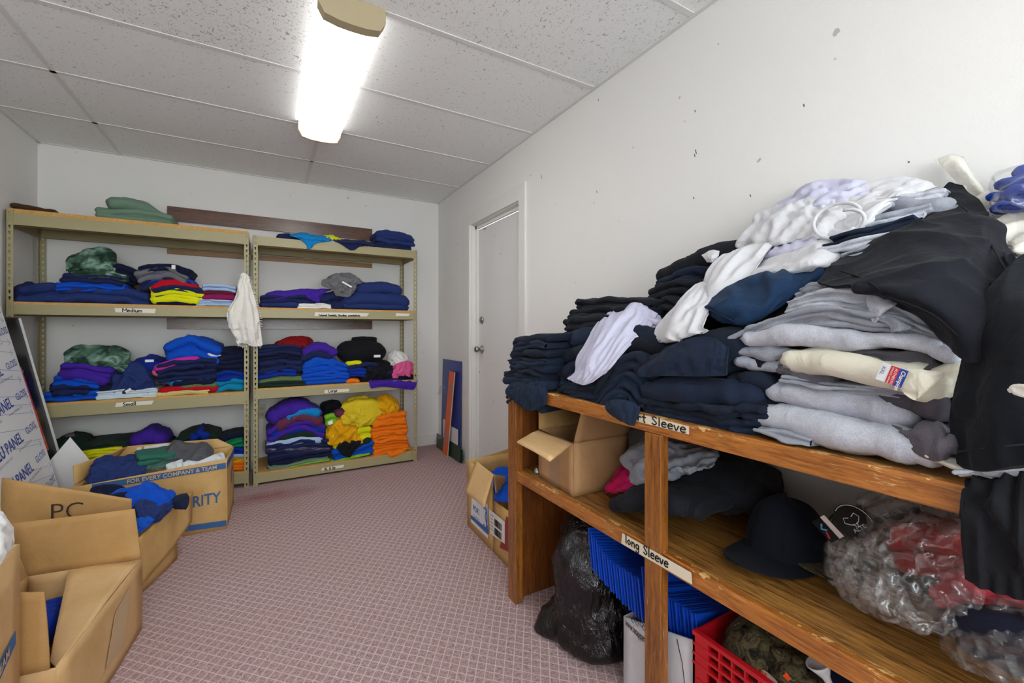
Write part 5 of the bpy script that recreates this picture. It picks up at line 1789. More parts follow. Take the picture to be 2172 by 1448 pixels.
# hang tag of the camo cap
tg = MB()
tc_ = at(1812, 1108, X=1.13)
tu = at(1845, 1135, X=1.125) - at(1790, 1075, X=1.135)
tu /= np.linalg.norm(tu)
tv = np.cross(tu, np.array((-.75, -.55, .25)))
tv /= np.linalg.norm(tv)
TGB = plain('hang_tag_black', '#0d0d10', .35)
nrm = np.cross(tu, tv)
if np.dot(nrm, CAM - tc_) < 0:
    tv = -tv
    nrm = -nrm
an = np.linspace(0, 2 * math.pi, 28, endpoint=False)
el = [tc_ + tu * .042 * math.cos(a) + tv * .034 * math.sin(a) for a in an]
V = el + [q - nrm * .002 for q in el]
F = [tuple(range(28)), tuple(range(28, 56))[::-1]] + [(i, 28 + i, 28 + (i + 1) % 28, (i + 1) % 28) for i in range(28)]
tgo = mk('hang_tag', V, F, TGB, cc, smooth=False)
WHT = plain('hang_tag_white', '#d8d8da', .4)
m_ = MB()
m_.tube([tc_ + nrm * .001 + tu * .039 * math.cos(a) + tv * .031 * math.sin(a) for a in np.linspace(1.2, 3.6, 16)], .0009, 4)
for side in (1, -1):
    m_.tube([tc_ + nrm * .0012 + tu * q[0] + tv * q[1] * side for q in ((-.012, .003), (-.016, .012), (-.006, .016), (.002, .008), (.004, .001))], .0011, 4)
m_.tube([tc_ + nrm * .0012 + tu * .004 + tv * .004, tc_ + nrm * .0012 + tu * .012, tc_ + nrm * .0012 + tu * .004 - tv * .004], .0011, 4)
m_.build('antler_logo', WHT, tgo)
type_text('ALTE', .012, tc_ + nrm * .0008 + tu * .018 - tv * .014, tv, -tu, WHT, tgo, lift=.0005)
s0, s1 = at(1748, 1092, X=1.10), at(1790, 1137, X=1.085)
sd = np.cross(s1 - s0, nrm)
sd /= np.linalg.norm(sd)
MB().slab(s0, s1, s1 + sd * .010, s0 + sd * .010, .0015).build('hang_tag_strip', plain('hang_tag_pink', '#d8c6c6', .5), cc)
MB().slab(s0 + sd * .012, s1 + sd * .012, s1 + sd * .03, s0 + sd * .03, .0015).build('hang_tag_card', TGB, cc)
mm_ = MB()
mm_.tube([s0 + (s1 - s0) * .25 + sd * .018 + nrm * .002, s0 + (s1 - s0) * .4 + sd * .025 + nrm * .002, s0 + (s1 - s0) * .55 + sd * .018 + nrm * .002], .002, 5)
mm_.build('blue_swoosh', plain('hang_tag_blue', '#4d8fc4', .4), cc)
MB().tube([s0 + (s1 - s0) * .6 + sd * .022 + nrm * .002, s0 + (s1 - s0) * .85 + sd * .026 + nrm * .002], .002, 5).build('red_swoosh', plain('hang_tag_red', '#b13530', .4), cc)

# red and navy clothes in clear bags
RED = fabric('#a50f1c')
hb('folded_sweatshirt', [(1895, 1125, 1210, 1.15), (1940, 1108, 1225, 1.12), (2010, 1108, 1245, 1.08), (2110, 1115, 1270, 1.06)], .26, RED, 'red folded sweatshirt inside a clear bag on the middle shelf', 'sweatshirt', 'bagged clothes on the middle shelf', layers=2, wr=.01, rough=.01, n=50)
hb('folded_sweatshirt', [(1985, 1240, 1300, 1.03), (2040, 1215, 1310, 1.0), (2090, 1225, 1330, .99), (2150, 1240, 1340, .99)], .2, fabric('#b23a48'), 'rose red folded shirt low in the clear bag on the middle shelf', 'shirt', 'bagged clothes on the middle shelf', layers=2, wr=.008, n=40)
NVB = fabric('#191c2e')
hb('folded_sweatshirt', [(2010, 1330, 1390, 1.0), (2070, 1310, 1425, .96), (2140, 1320, 1455, .94), (2250, 1350, 1500, .93)], .24, NVB, 'dark navy sweatshirt in a clear bag at the near end of the shelf', 'sweatshirt', 'bagged clothes on the middle shelf', layers=2, wr=.008, n=50)
hb('folded_sweatshirt', [(2085, 1270, 1320, 1.06), (2140, 1265, 1330, 1.03), (2250, 1270, 1345, 1.0)], .26, fabric('#15182a'), 'second dark navy bagged sweatshirt, upper one at the near end', 'sweatshirt', 'bagged clothes on the middle shelf', layers=2, wr=.008, n=40)
FILM2 = m_film('clear_plastic_crinkled', (1, 1, 1, 1), .03, .05)


def film(rows, label, ex, amp, nf, seed, n=64, hi=.06):
    return drape('plastic_bag', rows, FILM2, label, 'bag', 'plastic bags', ex=ex, amp=amp, nf=nf, n=n, m=n, th=.0008, seed=seed, it=90, hi=hi, bend=.02, cell=.011, wr=.0032, wrf=24.0)


film([[(1830, 1060, 1.30), (1900, 1045, 1.28), (1980, 1075, 1.2), (2080, 1100, 1.12)], [(1815, 1130, 1.16), (1890, 1110, 1.10), (1970, 1120, 1.05), (2080, 1150, 1.02)], [(1775, 1180, 1.10), (1850, 1185, 1.03), (1950, 1190, 1.0), (2090, 1230, .99)],
      [(1775, 1235, 1.10), (1830, 1250, 1.0), (1940, 1270, .97), (2080, 1290, .96)], [(1790, 1255, 1.12), (1850, 1300, 1.02), (1930, 1335, .97), (2000, 1345, .965)]], 'crinkled clear plastic bag over the red sweatshirt', (.35, .35), .014, 26, 41, 84)
film([[(1770, 1165, 1.2), (1800, 1140, 1.18), (1850, 1150, 1.12), (1900, 1190, 1.06)], [(1768, 1200, 1.15), (1805, 1190, 1.08), (1860, 1215, 1.03), (1920, 1250, 1.0)], [(1775, 1240, 1.14), (1830, 1262, 1.04), (1880, 1300, .99), (1960, 1320, .965)]], 'loose crinkled plastic at the cap side of the bag', (.5, .5), .018, 34, 42, 60)
film([[(1995, 1330, 1.06), (2040, 1295, 1.02), (2100, 1290, 1.0), (2260, 1300, .98)], [(1993, 1360, 1.02), (2045, 1340, .97), (2110, 1340, .95), (2260, 1360, .93)], [(2010, 1390, 1.0), (2060, 1400, .95), (2130, 1400, .93), (2260, 1420, .92)], [(2050, 1418, .97), (2100, 1440, .935), (2160, 1460, .922), (2260, 1480, .918)]],
     'clear bag around the near dark navy sweatshirt', (.12, .12), .006, 16, 43, 64, .03)
film([[(2080, 1255, 1.1), (2130, 1245, 1.06), (2260, 1245, 1.02)], [(2075, 1290, 1.03), (2130, 1285, 1.0), (2260, 1290, .97)], [(2085, 1330, 1.0), (2130, 1335, .97), (2260, 1345, .95)]], 'clear bag around the upper dark navy sweatshirt', (.25, .25), .01, 24, 44, 44, .03)

# ------------------------------------------------------------------ under the middle shelf


def m_bag():
    k = NT('garbage_bag_plastic')
    v = k.coord()
    a = k.noise(k.coord(scale=(1.4, 1.4, .5), rot=(.3, .2, 0)), 24, 4, .6, 1.0)
    b = k.noise(v, 120, 2, .6)
    nb = k.bump(b, .35, .004, k.bump(a, .75, .018))
    kw = dict(Roughness=.13, Normal=nb)
    kw['Base Color'] = k.ramp(k.noise(v, 6, 2), [(.4, lin('#020203')), (.7, lin('#060712'))])
    kw['Specular IOR Level'] = .6
    k.pbsdf(**kw)
    return k.m


n, m = 70, 90
prof = [(0.0, .10), (.01, .150), (.05, .172), (.12, .165), (.2, .158), (.28, .155), (.36, .140), (.43, .105), (.475, .06), (.49, .02)]
pr = crom(np.array(prof), n)
V = []
for j in range(n):
    z, r = pr[j]
    for i in range(m):
        a = 2 * math.pi * i / m
        d = np.array((math.cos(a), math.sin(a), 0))
        corner = max(0, math.cos(a - math.radians(142))) ** 26 * .10 * max(0, 1 - z / .13)
        V.append(np.array((1.085 + .02 * z, 1.235 + .10 * z, z)) + d * (r * (1 + .06 * math.cos(2 * a)) + corner))
V = np.array(V)
N_ = V - np.array((1.085, 1.24, 0)) * 1.0
N_[:, 2] = 0
N_ /= np.linalg.norm(N_, axis=1)[:, None] + 1e-9
dsp = .020 * wrinkle(V * np.array((6, 6, 4)), 5) + .005 * wrinkle(V * np.array((17, 17, 8)), 6) - .006
V += N_ * (dsp * np.clip(V[:, 2] / .05, .25, 1))[:, None]
V[:, 0] = np.minimum(V[:, 0], 1.45)
F = [(j * m + i, j * m + (i + 1) % m, (j + 1) * m + (i + 1) % m, (j + 1) * m + i) for j in range(n - 1) for i in range(m)]
F += [tuple(range(m))[::-1], tuple((n - 1) * m + i for i in range(m))]
tag(mk('garbage_bag', V, F, m_bag()), 'stuffed black garbage bag on the carpet under the wooden unit', 'bag')

WBX = m_card('white_carton', '#d9d9de', '#c3c3ca')
t7, P7, Q7 = carton('white_box', 'white carton holding the blue folders under the wooden unit', (.985, 1.005), (.965, .735), (1.36, .735), (1.36, 1.005), [.245, .345, .345, .26], mat=WBX)
u7, n7 = face_pt(P7[0], P7[1])
type_text('www.latapparel.com', .030, hit(1327, 1325, P7[0] + n7 * .0045, n7), u7, (0, 0, 1), BLACKP, t7, lift=.001, squash=.50, bold=.0004)
wm = MB()
for (px, py) in [(1343, 1316), (1352, 1322), (1361, 1324), (1366, 1332), (1350, 1310), (1358, 1312)]:
    c0 = hit(px, py, P7[0] + n7 * .005, n7)
    wm.tube([c0 + u7 * .007 * math.cos(a) + np.array((0, 0, .007 * math.sin(a))) for a in np.linspace(0, 5, 10)], .0008, 4)
wm.build('logo_print', BLACKP, t7)
crk = MB().tube([hit(px, py, P7[0] + n7 * .003, n7) for px, py in ((1436, 1355), (1440, 1375), (1447, 1405), (1452, 1448))], .0012, 4)
crk.build('crack', BLACKP, t7)
PBLU = plain('folder_blue', '#0b46c0', .35, bump=.0)
lab = 'blue plastic folder standing among its stack in the white carton'
for i in range(46):
    f = i / 45
    Y = 1.128 - .388 * f
    z1 = .480 - .062 * math.sin(min(f * 3.2, 1) * math.pi / 2) + (.04 if i in (27, 28) else 0) - .02 * (f > .72)
    z0 = .345 - .050 * math.sin(min(f * 1.6, 1) * math.pi / 2) + .02 * max(0, f - .6) - .025 * (f > .72) + .02 * max(0, f - .72)
    x0 = .950 + .004 * math.sin(i * 2.1) + .008 * f + (.03 if f > .72 else 0)
    nm = MB().slab((x0 + .006, Y, z0), (x0 + .36, Y - .012, z0 + .01), (x0 + .36, Y + .006, z1 - .085), (x0, Y + .010, z1), .0042, 3, .0012, i).build('blue_folder', PBLU, bevel=.0008)
    tag(nm, lab, 'folder', 'blue folders in the white carton')

# red crate
CR = plain('crate_red_plastic', '#b3121d', .35, spec=.5)
tcr = empty('plastic_crate', (1.11, .55, 0), 'red plastic lattice crate of caps under the wooden unit', 'crate')
cx0, cx1, cy0, cy1, ch = .948, 1.28, .40, .725, .383
mb = MB()
mb.box(cx0, cx1, cy1 - .006, cy1, 0, ch).box(cx0, cx1, cy0, cy0 + .006, 0, ch).box(cx1 - .006, cx1, cy0, cy1, 0, ch).box(cx0, cx1, cy0, cy1, .0, .006)
for (a, b_) in ((cy1 - .04, cy1), (cy0, cy0 + .04)):
    mb.box(cx0, cx0 + .010, a, b_, 0, ch)
for z in (ch - .008, ch - .032, ch - .056, ch - .08):
    mb.box(cx0 - .002, cx0 + .012, cy0, cy1, z, z + (.010 if z > ch - .02 else .006))
mb.box(cx0 - .002, cx0 + .012, cy0, cy1, .0, .03)
yy = cy1 - .04
while yy > cy0:
    mb.box(cx0 - .001, cx0 + .011, yy - .004, yy, ch - .08, ch)
    yy -= .032
k_ = 0
yy = cy1 - .02
while yy > cy0 - .28:
    for s in (1, -1):
        a, b_ = (yy, .03), (yy - .27 * s, .30)
        pts = []
        for t_ in np.linspace(0, 1, 30):
            y_, z_ = a[0] + (b_[0] - a[0]) * t_, a[1] + (b_[1] - a[1]) * t_
            if cy0 + .04 < y_ < cy1 - .04:
                pts.append((cx0 + .005, y_, z_))
        if len(pts) > 2:
            mb.tube([pts[0], pts[-1]], .0045, 4)
    yy -= .045
mb.tube([(cx0, cy1 - .075 + .022 * math.cos(a), ch - .1 + .022 * math.sin(a)) for a in np.linspace(math.pi * .9, math.pi * 1.9, 10)], .004, 5)
mb.box(cx0 - .003, cx0, cy1 - .034, cy1 - .012, ch - .115, ch - .111).box(cx0 - .003, cx0, cy1 - .034, cy1 - .012, ch - .17, ch - .166)
mb.build('crate_body', CR, tcr)
cap('camouflage_hat', (1.08, .63, .30), math.radians(200), CAMO, 'camouflage cap at the far end inside the red crate', 'caps in the crate', tilt=.35)
hb('camo_garment', [(1545, 1330, 1380, 1.04), (1600, 1350, 1420, 1.02), (1660, 1395, 1460, 1.0)], .12, CAMO, 'camouflage cloth along the crate side, left of the orange sticker', 'garment', 'caps in the crate', layers=1, wr=.014, n=40)
hb('camo_garment', [(1636, 1425, 1470, 1.0), (1662, 1414, 1475, .99), (1690, 1430, 1480, 1.0)], .08, CAMO, 'camouflage cap with an orange sticker near the crate rim', 'cap', 'caps in the crate', layers=1, wr=.006, n=30)
o_ = COL.objects[-1]
ORS = plain('sticker_orange', '#e8531a', .4)
pz = [at(px, py, X=.982) for px, py in ((1660, 1432), (1672, 1444), (1678, 1440), (1668, 1426))]
MB().slab(*pz, .0015).build('size_sticker', ORS, o_)
lb = hb('size_strip', [(1575, 1392, 1400, 1.0), (1600, 1408, 1420, .99), (1632, 1432, 1446, .985)], .01, plain('strip_pale', '#b9a7a2', .6), 'pale printed tag with orange lettering lying in the crate', 'tag', layers=1, wr=.002, n=20)
ob_ = MB()
for i in range(5):
    q_ = at(1590 + 8 * i, 1409 + 6.5 * i, X=.984)
    ob_.slab(q_, q_ + (0, -.004, 0), q_ + (0, -.004, .010), q_ + (0, 0, .010), .001)
ob_.build('orange_print', ORS, lb)
cap('baseball_cap', (1.09, .475, .26), math.radians(120), fabric('#0d1430'), 'dark navy cap at the near end inside the red crate', 'caps in the crate', s=1.1, tilt=.2)
k = MB().lathe(at(1752, 1436, X=1.0), (-.3, .35, .9), [(-.03, .004), (0, .008), (.02, .018), (.03, .024), (.032, .022), (.02, .015), (0, .004)], 20)
tag(k.build('plastic_funnel', plain('translucent_white', '#c9cbcc', .3), None, True), 'small white plastic funnel lying near the crate rim', 'funnel')

# ================================================================== THE BIG PILE ON THE WOODEN UNIT
GN = 'folded navy shirts on the wooden unit'
GG = 'folded gray shirts on the wooden unit'
GW = 'white shirts thrown on the pile'
WHF = fabric('#cfcfd4')
WHC = fabric('#d4d1c9')
LIL = fabric('#c3c3da')
N1, N2, N3, N4 = fabric('#161f2f'), fabric('#192438'), fabric('#12161f'), fabric('#1b283d')
NN = [N1, N2, N1, N4, N2, N1, N4, N2, N1]
B1 = fabric('#17191f')
B2 = fabric('#1c1f27')
# A: stack at the far end
rr = random.Random(11)
for i in range(10):
    yl, yr = 716 + i * 13.2, 704 + i * 17.0
    j = rr.uniform(-5, 5)
    pos = 'topmost in' if i == 0 else (ORD[i] + ' from top in') if i < 9 else 'lowest in'
    hb('folded_shirt', [(1073 + j + (16 - 2 * i if i < 5 else 0), yl + 4, yl + 19, .905), (1092, yl - 1, yl + 16, .90), (1118, (yl + yr) / 2 - 2, (yl + yr) / 2 + 16, .895), (1141 + rr.uniform(-3, 6) + (14 - 3 * i if i < 5 else 0), yr + 2, yr + 21, .90)], .42,
       NN[i % 9], f'navy folded shirt, {pos} the far end stack', 'shirt', GN, layers=1 + i % 2, wr=.007, rough=.007, wf=14, shift=.005, n=50)
drape('hanging_shirt', [[(1086, 812, .91), (1112, 808, .90), (1140, 812, .90), (1160, 815, .915)], [(1072, 828, .892), (1104, 832, .882), (1134, 835, .884), (1160, 842, .902)], [(1080, 842, .894), (1106, 858, .884), (1130, 864, .886), (1158, 858, .90)], [(1098, 854, .895), (1116, 868, .887), (1128, 871, .888), (1142, 866, .895)]],
      N4, 'navy shirt tail hanging over the far end of the wooden unit', 'shirt', GN, ex=(.1, .03), n=44, m=44)
# B: second stack
bl = [(1222, 1372, 630, 658, 1.12), (1208, 1360, 650, 680, 1.07), (1195, 1345, 668, 704, 1.03), (1190, 1335, 694, 740, 1.0), (1186, 1325, 732, 772, .975), (1186, 1305, 765, 800, .955), (1188, 1290, 792, 822, .945), (1190, 1284, 814, 840, .935), (1192, 1278, 832, 860, .925)]
for i, (x0, x1, yt, yb, X) in enumerate(bl):
    pos = 'topmost of' if i == 0 else (ORD[i] + ' from the top of') if i < 8 else 'lowest of'
    xm = (x0 + x1) / 2
    hb('folded_shirt', [(x0, yt + 8, yb + 2, X + .02), (x0 + 14, yt + 3, yb, X), (xm, yt, yb, X - .005), (x1, yt + 6, yb + 8, X)], min(.40, 1.50 - X), [B2, N3][i % 2] if i < 3 else NN[(i * 2) % 9],
       f'navy folded shirt, {pos} the stack behind the lilac shirt', 'shirt', GN, layers=1 if i in (3, 4, 5) else 2, wr=.008, rough=.008, wf=15, n=56)
# C: dark shirts against the wall
cl = [[(1402, 562, 600, 1.25), (1440, 540, 592, 1.23), (1500, 512, 575, 1.25), (1580, 490, 550, 1.28)], [(1396, 590, 616, 1.23), (1440, 568, 604, 1.21), (1500, 560, 604, 1.23)], [(1380, 610, 636, 1.21), (1430, 592, 624, 1.19), (1490, 590, 628, 1.21)], [(1372, 630, 652, 1.19), (1420, 612, 642, 1.17), (1480, 612, 652, 1.19)], [(1366, 646, 672, 1.17), (1410, 632, 664, 1.15), (1470, 636, 680, 1.17)]]
for i, c in enumerate(cl):
    hb('folded_sweatshirt' if i == 0 else 'folded_shirt', c, .22, [B1, N2, B2, B1, B2][i], ['puffy black sweatshirt folded on top, against the wall', 'dark navy folded shirt just under the puffy black sweatshirt', 'black folded shirt, third down against the wall', 'black folded shirt, fourth down against the wall', 'black folded shirt, lowest in the slanting pile against the wall'][i],
       'sweatshirt' if i == 0 else 'shirt', 'dark shirts piled against the wall', layers=1 if i == 0 else 2, wr=.007, rough=.006, wf=16)
# D: lilac-white shirt thrown over stack B
drape('crumpled_shirt', [[(1290, 662, 1.078), (1312, 655, 1.098), (1350, 644, 1.098), (1395, 664, 1.078)], [(1262, 690, 1.015), (1300, 680, 0.995), (1345, 672, 1.018), (1375, 702, 1.018)], [(1240, 730, 0.965), (1275, 722, 0.945), (1305, 722, 0.945), (1338, 732, 0.965)],
                         [(1222, 760, 0.935), (1250, 758, 0.912), (1282, 760, 0.918), (1314, 758, 0.933)], [(1219, 788, 0.923), (1240, 790, 0.898), (1262, 790, 0.898), (1292, 784, 0.913)], [(1202, 802, 0.913), (1222, 812, 0.893), (1240, 816, 0.890), (1258, 810, 0.903)]],
      LIL, 'lilac-white shirt lying diagonally over the navy stacks', 'shirt', GW, ex=(.12, .0), amp=.006, n=80, m=70, nf=10, hi=.02, th=.005, cell=.015)
bundle('shirt_collar', [at(1342, 652, X=1.08), at(1360, 668, X=1.06), at(1385, 690, X=1.05)], .03, .05, (1, 0, 0), LIL, parent=COL.objects[-1], layers=2, n=40, wr=.008, rough=.01, wf=40)
# E: rolled navy shirts, ends toward the room
el = [[(1257, 838, 868, .925), (1285, 782, 822, .925), (1312, 757, 794, .93), (1345, 753, 792, .935), (1370, 776, 835, .94)], [(1262, 852, 880, .92), (1286, 812, 842, .92), (1315, 790, 822, .925), (1345, 800, 838, .93), (1364, 835, 872, .935)], [(1272, 858, 884, .925), (1298, 826, 856, .925), (1322, 826, 854, .93), (1345, 846, 878, .94)]]
for i, c in enumerate(el):
    hb('rolled_shirt', c, .36, [N1, N2, N4][i], ['navy rolled shirt, outer one of the bundle with its end to the room', 'navy rolled shirt, middle one of the bundle with its end to the room', 'navy rolled shirt, innermost of the bundle with its end to the room'][i], 'shirt', GN, layers=2, wr=.007, rough=.006, wf=16, shift=.006)
hb('folded_shirt', [(1298, 748, 764, .955), (1325, 722, 756, .955), (1350, 716, 755, .96), (1392, 735, 758, .97)], .34, N3, 'navy folded shirt with crisp hem on top of the rolled ones', 'shirt', GN, layers=1, wr=.006)
hb('folded_sleeve', [(1320, 682, 708, 1.0), (1345, 688, 726, .985), (1375, 706, 748, .98), (1405, 726, 760, .985)], .16, N1, 'navy sleeve end lying beside the lilac shirt', 'shirt', GN, layers=1, wr=.006)
drape('hanging_shirt', [[(1285, 850, .915), (1310, 846, .905), (1335, 850, .905), (1358, 862, .915)], [(1284, 866, .902), (1308, 868, .892), (1332, 876, .894), (1356, 878, .904)], [(1296, 880, .902), (1316, 888, .892), (1332, 894, .894), (1350, 890, .903)], [(1320, 893, .903), (1330, 899, .898), (1338, 902, .898), (1346, 903, .905)]],
      N4, 'navy shirt tail hanging over the tape on the top shelf', 'shirt', GN, ex=(.08, .03), n=40, m=40)
# F: big folded navy sweatshirts in front
hb('folded_sweatshirt', [(1370, 866, 890, .945), (1450, 878, 908, .938), (1540, 888, 918, .938), (1625, 884, 916, .945)], .40, N2, 'navy folded shirt, lowest of the big front stack', 'shirt', GN, layers=2, wr=.007, rough=.006)
hb('folded_sweatshirt', [(1368, 842, 872, .935), (1450, 852, 884, .93), (1530, 858, 892, .918), (1605, 862, 895, .925)], .40, N1, 'navy folded shirt, second from the bottom of the big front stack', 'shirt', GN, layers=2, wr=.006, rough=.006)
hb('folded_sweatshirt', [(1370, 812, 852, .93), (1440, 798, 862, .92), (1520, 802, 868, .92), (1575, 808, 872, .93)], .38, N2, 'navy smooth folded sweatshirt in the middle of the big front stack', 'sweatshirt', GN, layers=1, wr=.007, wf=11)
hb('folded_sweatshirt', [(1352, 768, 802, .935), (1400, 734, 800, .925), (1460, 706, 800, .925), (1540, 692, 796, .94), (1600, 690, 790, .97)], .36, N1, 'navy wide folded sweatshirt topping the big front stack', 'sweatshirt', GN, layers=1, wr=.008, wf=10, rough=.008)
drape('folded_flap', [[(1356, 780, .93), (1430, 730, .93), (1500, 712, .93), (1545, 735, .93)], [(1352, 792, .922), (1420, 762, .908), (1490, 758, .908), (1542, 760, .915)], [(1358, 800, .92), (1410, 797, .908), (1480, 798, .908), (1540, 796, .914)]], N2, 'navy sweatshirt hem flap folded forward on the front stack', 'sweatshirt', GN, ex=(.03, .02), n=40, m=50)
hb('crumpled_shirt', [(1530, 725, 800, .965), (1570, 712, 805, .96), (1620, 720, 815, .965), (1662, 755, 830, .99)], .34, N3, 'black-navy crumpled shirt right of the wide folded sweatshirt', 'shirt', GN, layers=1, wr=.02, rough=.012, wf=12)
hb('crumpled_shirt', [(1556, 792, 868, .95), (1600, 790, 882, .945), (1645, 810, 895, .96)], .34, N1, 'dark navy crumpled shirt beside the light gray roll', 'shirt', GN, layers=2, wr=.012, rough=.01, wf=14)
hb('crumpled_shirt', [(1590, 850, 905, .94), (1620, 858, 912, .94), (1655, 868, 912, .96)], .34, N3, 'dark navy shirt bunched at the shelf left of the gray rolls', 'shirt', GN, layers=2, wr=.01, rough=.01)
# fillers that carry the upper layers
hb('folded_sweatshirt', [(1420, 660, 800, 1.10), (1520, 640, 790, 1.08), (1640, 640, 800, 1.06)], .40, N3, 'dark sweatshirt folded inside the pile below the white shirts', 'sweatshirt', GN, layers=3, wr=.006, n=40)
hb('folded_sweatshirt', [(1560, 560, 650, 1.22), (1700, 530, 640, 1.20), (1850, 500, 640, 1.14)], .28, B2, 'dark sweatshirt folded inside the pile against the wall', 'sweatshirt', 'dark shirts piled against the wall', layers=3, wr=.006, n=40)
hb('folded_sweatshirt', [(1640, 460, 560, 1.34), (1800, 430, 540, 1.32), (1960, 420, 560, 1.28)], .17, HG, 'gray sweatshirt folded inside the pile below the top white shirts', 'sweatshirt', GG, layers=3, wr=.006, n=40)
# H: navy short sleeve
drape('crumpled_shirt', [[(1464, 648, 1.05), (1520, 618, 1.07), (1590, 585, 1.09), (1640, 572, 1.11), (1700, 560, 1.12), (1750, 556, 1.12)], [(1468, 660, 1.02), (1540, 640, 1.0), (1600, 618, 1.02), (1650, 598, 1.03), (1700, 588, 1.06), (1752, 580, 1.08)],
                         [(1500, 668, 1.01), (1555, 664, .98), (1610, 650, .98), (1650, 635, 1.0), (1690, 618, 1.03), (1722, 605, 1.06)], [(1532, 684, 1.01), (1572, 690, .975), (1602, 682, .98), (1632, 666, .99), (1665, 645, 1.02), (1690, 628, 1.05)]],
      fabric('#173150'), 'deep blue short sleeve with stitched hem lying across the pile', 'shirt', GN, ex=(.10, .03), amp=.007, n=60, m=90, th=.005, cell=.02, hi=.02)
sv = COL.objects[-1]
MB().tube(crom(np.array([at(x, y, X=X) for x, y, X in ((1484, 644, 1.02), (1512, 660, .985), (1545, 676, .965), (1565, 686, .965))]), 24), .0022, 5).build('hem_stitch', fabric('#122440'), sv, True)
drape('crumpled_shirt', [[(1600, 600, 1.16), (1680, 560, 1.18), (1745, 545, 1.16), (1790, 565, 1.12)], [(1585, 660, 1.05), (1650, 640, 1.07), (1720, 610, 1.08), (1770, 600, 1.06)], [(1575, 690, 1.0), (1625, 690, 1.0), (1690, 650, 1.03), (1735, 625, 1.04)], [(1580, 705, .99), (1620, 700, .98), (1665, 670, 1.0), (1700, 640, 1.02)]],
      B1, 'black shirt between the deep blue sleeve and gray stack', 'shirt', 'dark shirts piled against the wall', ex=(.12, .12), amp=.008, n=50, m=50)
# G: whites
drape('crumpled_shirt', [[(1475, 602, 1.110), (1495, 596, 1.120), (1522, 602, 1.120)], [(1440, 640, 1.070), (1470, 634, 1.040), (1512, 640, 1.040)], [(1415, 665, 1.040), (1450, 660, 1.000), (1500, 664, 0.990)], [(1392, 692, 1.020), (1432, 690, 0.970), (1490, 688, 0.960), ][:3], [(1390, 715, 1.000), (1425, 718, 0.955), (1490, 695, 0.950)], [(1412, 728, 0.980), (1440, 722, 0.950), (1500, 700, 0.945)]],
      WHF, 'white shirt sliding down between the dark piles', 'shirt', GW, ex=(.12, .0), amp=.007, n=64, m=56, th=.005, nf=9, cell=.016, hi=.02)
drape('crumpled_shirt', [[(1540, 540, 1.230), (1585, 520, 1.240), (1645, 512, 1.240)], [(1503, 575, 1.160), (1545, 565, 1.140), (1610, 556, 1.160)], [(1488, 608, 1.120), (1520, 605, 1.080), (1582, 598, 1.100)], [(1480, 638, 1.100), (1512, 640, 1.060), (1562, 628, 1.080)], [(1478, 662, 1.100), (1502, 668, 1.060), (1550, 655, 1.080)]],
      WHF, 'long white sleeve hanging down the middle of the pile', 'shirt', GW, ex=(.16, .0), amp=.008, n=70, m=60, th=.005, nf=9, cell=.016, hi=.02)
drape('hanging_sleeve', [[(1488, 541, 1.22), (1508, 530, 1.22), (1526, 532, 1.22)], [(1494, 548, 1.20), (1508, 543, 1.19), (1524, 542, 1.2)], [(1500, 556, 1.2), (1510, 556, 1.19), (1518, 552, 1.2)]], WHF, 'white pointed hem beside the puffy black sweatshirt', 'shirt', GW, n=24, m=24, ex=(.0, .0), amp=.001, th=.003)
drape('crumpled_shirt', [[(1630, 545, 1.26), (1690, 520, 1.25), (1740, 508, 1.24), (1812, 534, 1.20)], [(1600, 568, 1.18), (1670, 552, 1.14), (1735, 532, 1.13), (1795, 548, 1.14)], [(1575, 590, 1.14), (1650, 573, 1.10), (1720, 553, 1.08), (1768, 562, 1.10)], [(1568, 606, 1.13), (1640, 592, 1.08), (1705, 576, 1.08), (1758, 582, 1.10)]],
      WHF, 'white shirt hem spread above the deep blue sleeve', 'shirt', GW, ex=(.03, .07), amp=.006, n=60, m=70, th=.005, cell=.02, hi=.018)
drape('crumpled_shirt', [[(1605, 535, 1.26), (1660, 510, 1.26), (1730, 500, 1.24)], [(1598, 548, 1.23), (1660, 530, 1.20), (1735, 514, 1.19)], [(1602, 556, 1.22), (1660, 545, 1.2), (1720, 526, 1.19)]], LIL, 'lilac strip of shirt between two white ones', 'shirt', GW, ex=(.05, .05), n=36, m=50)
drape('crumpled_shirt', [[(1648, 430, 1.47), (1720, 397, 1.48), (1790, 386, 1.48), (1858, 394, 1.48)], [(1646, 446, 1.42), (1720, 418, 1.39), (1790, 408, 1.39), (1850, 405, 1.41)], [(1643, 462, 1.39), (1720, 444, 1.35), (1790, 432, 1.35), (1840, 428, 1.37)]],
      LIL, 'lilac-white shirt topmost against the wall', 'shirt', GW, ex=(.12, .16), amp=.007, n=50, m=60, nf=14)
drape('crumpled_shirt', [[(1602, 455, 1.41), (1650, 438, 1.42), (1720, 425, 1.40), (1790, 420, 1.38)], [(1590, 480, 1.35), (1650, 465, 1.31), (1720, 455, 1.29), (1795, 455, 1.28)], [(1570, 508, 1.31), (1640, 498, 1.25), (1720, 490, 1.23), (1800, 490, 1.23)], [(1555, 530, 1.29), (1625, 525, 1.24), (1690, 512, 1.22), (1760, 510, 1.22)]],
      WHF, 'thin white shirt with gathered collar heaped on the pile', 'shirt', GW, ex=(.13, .06), amp=.009, n=80, m=90, nf=9, th=.005, cell=.018, hi=.02, wr=.002)
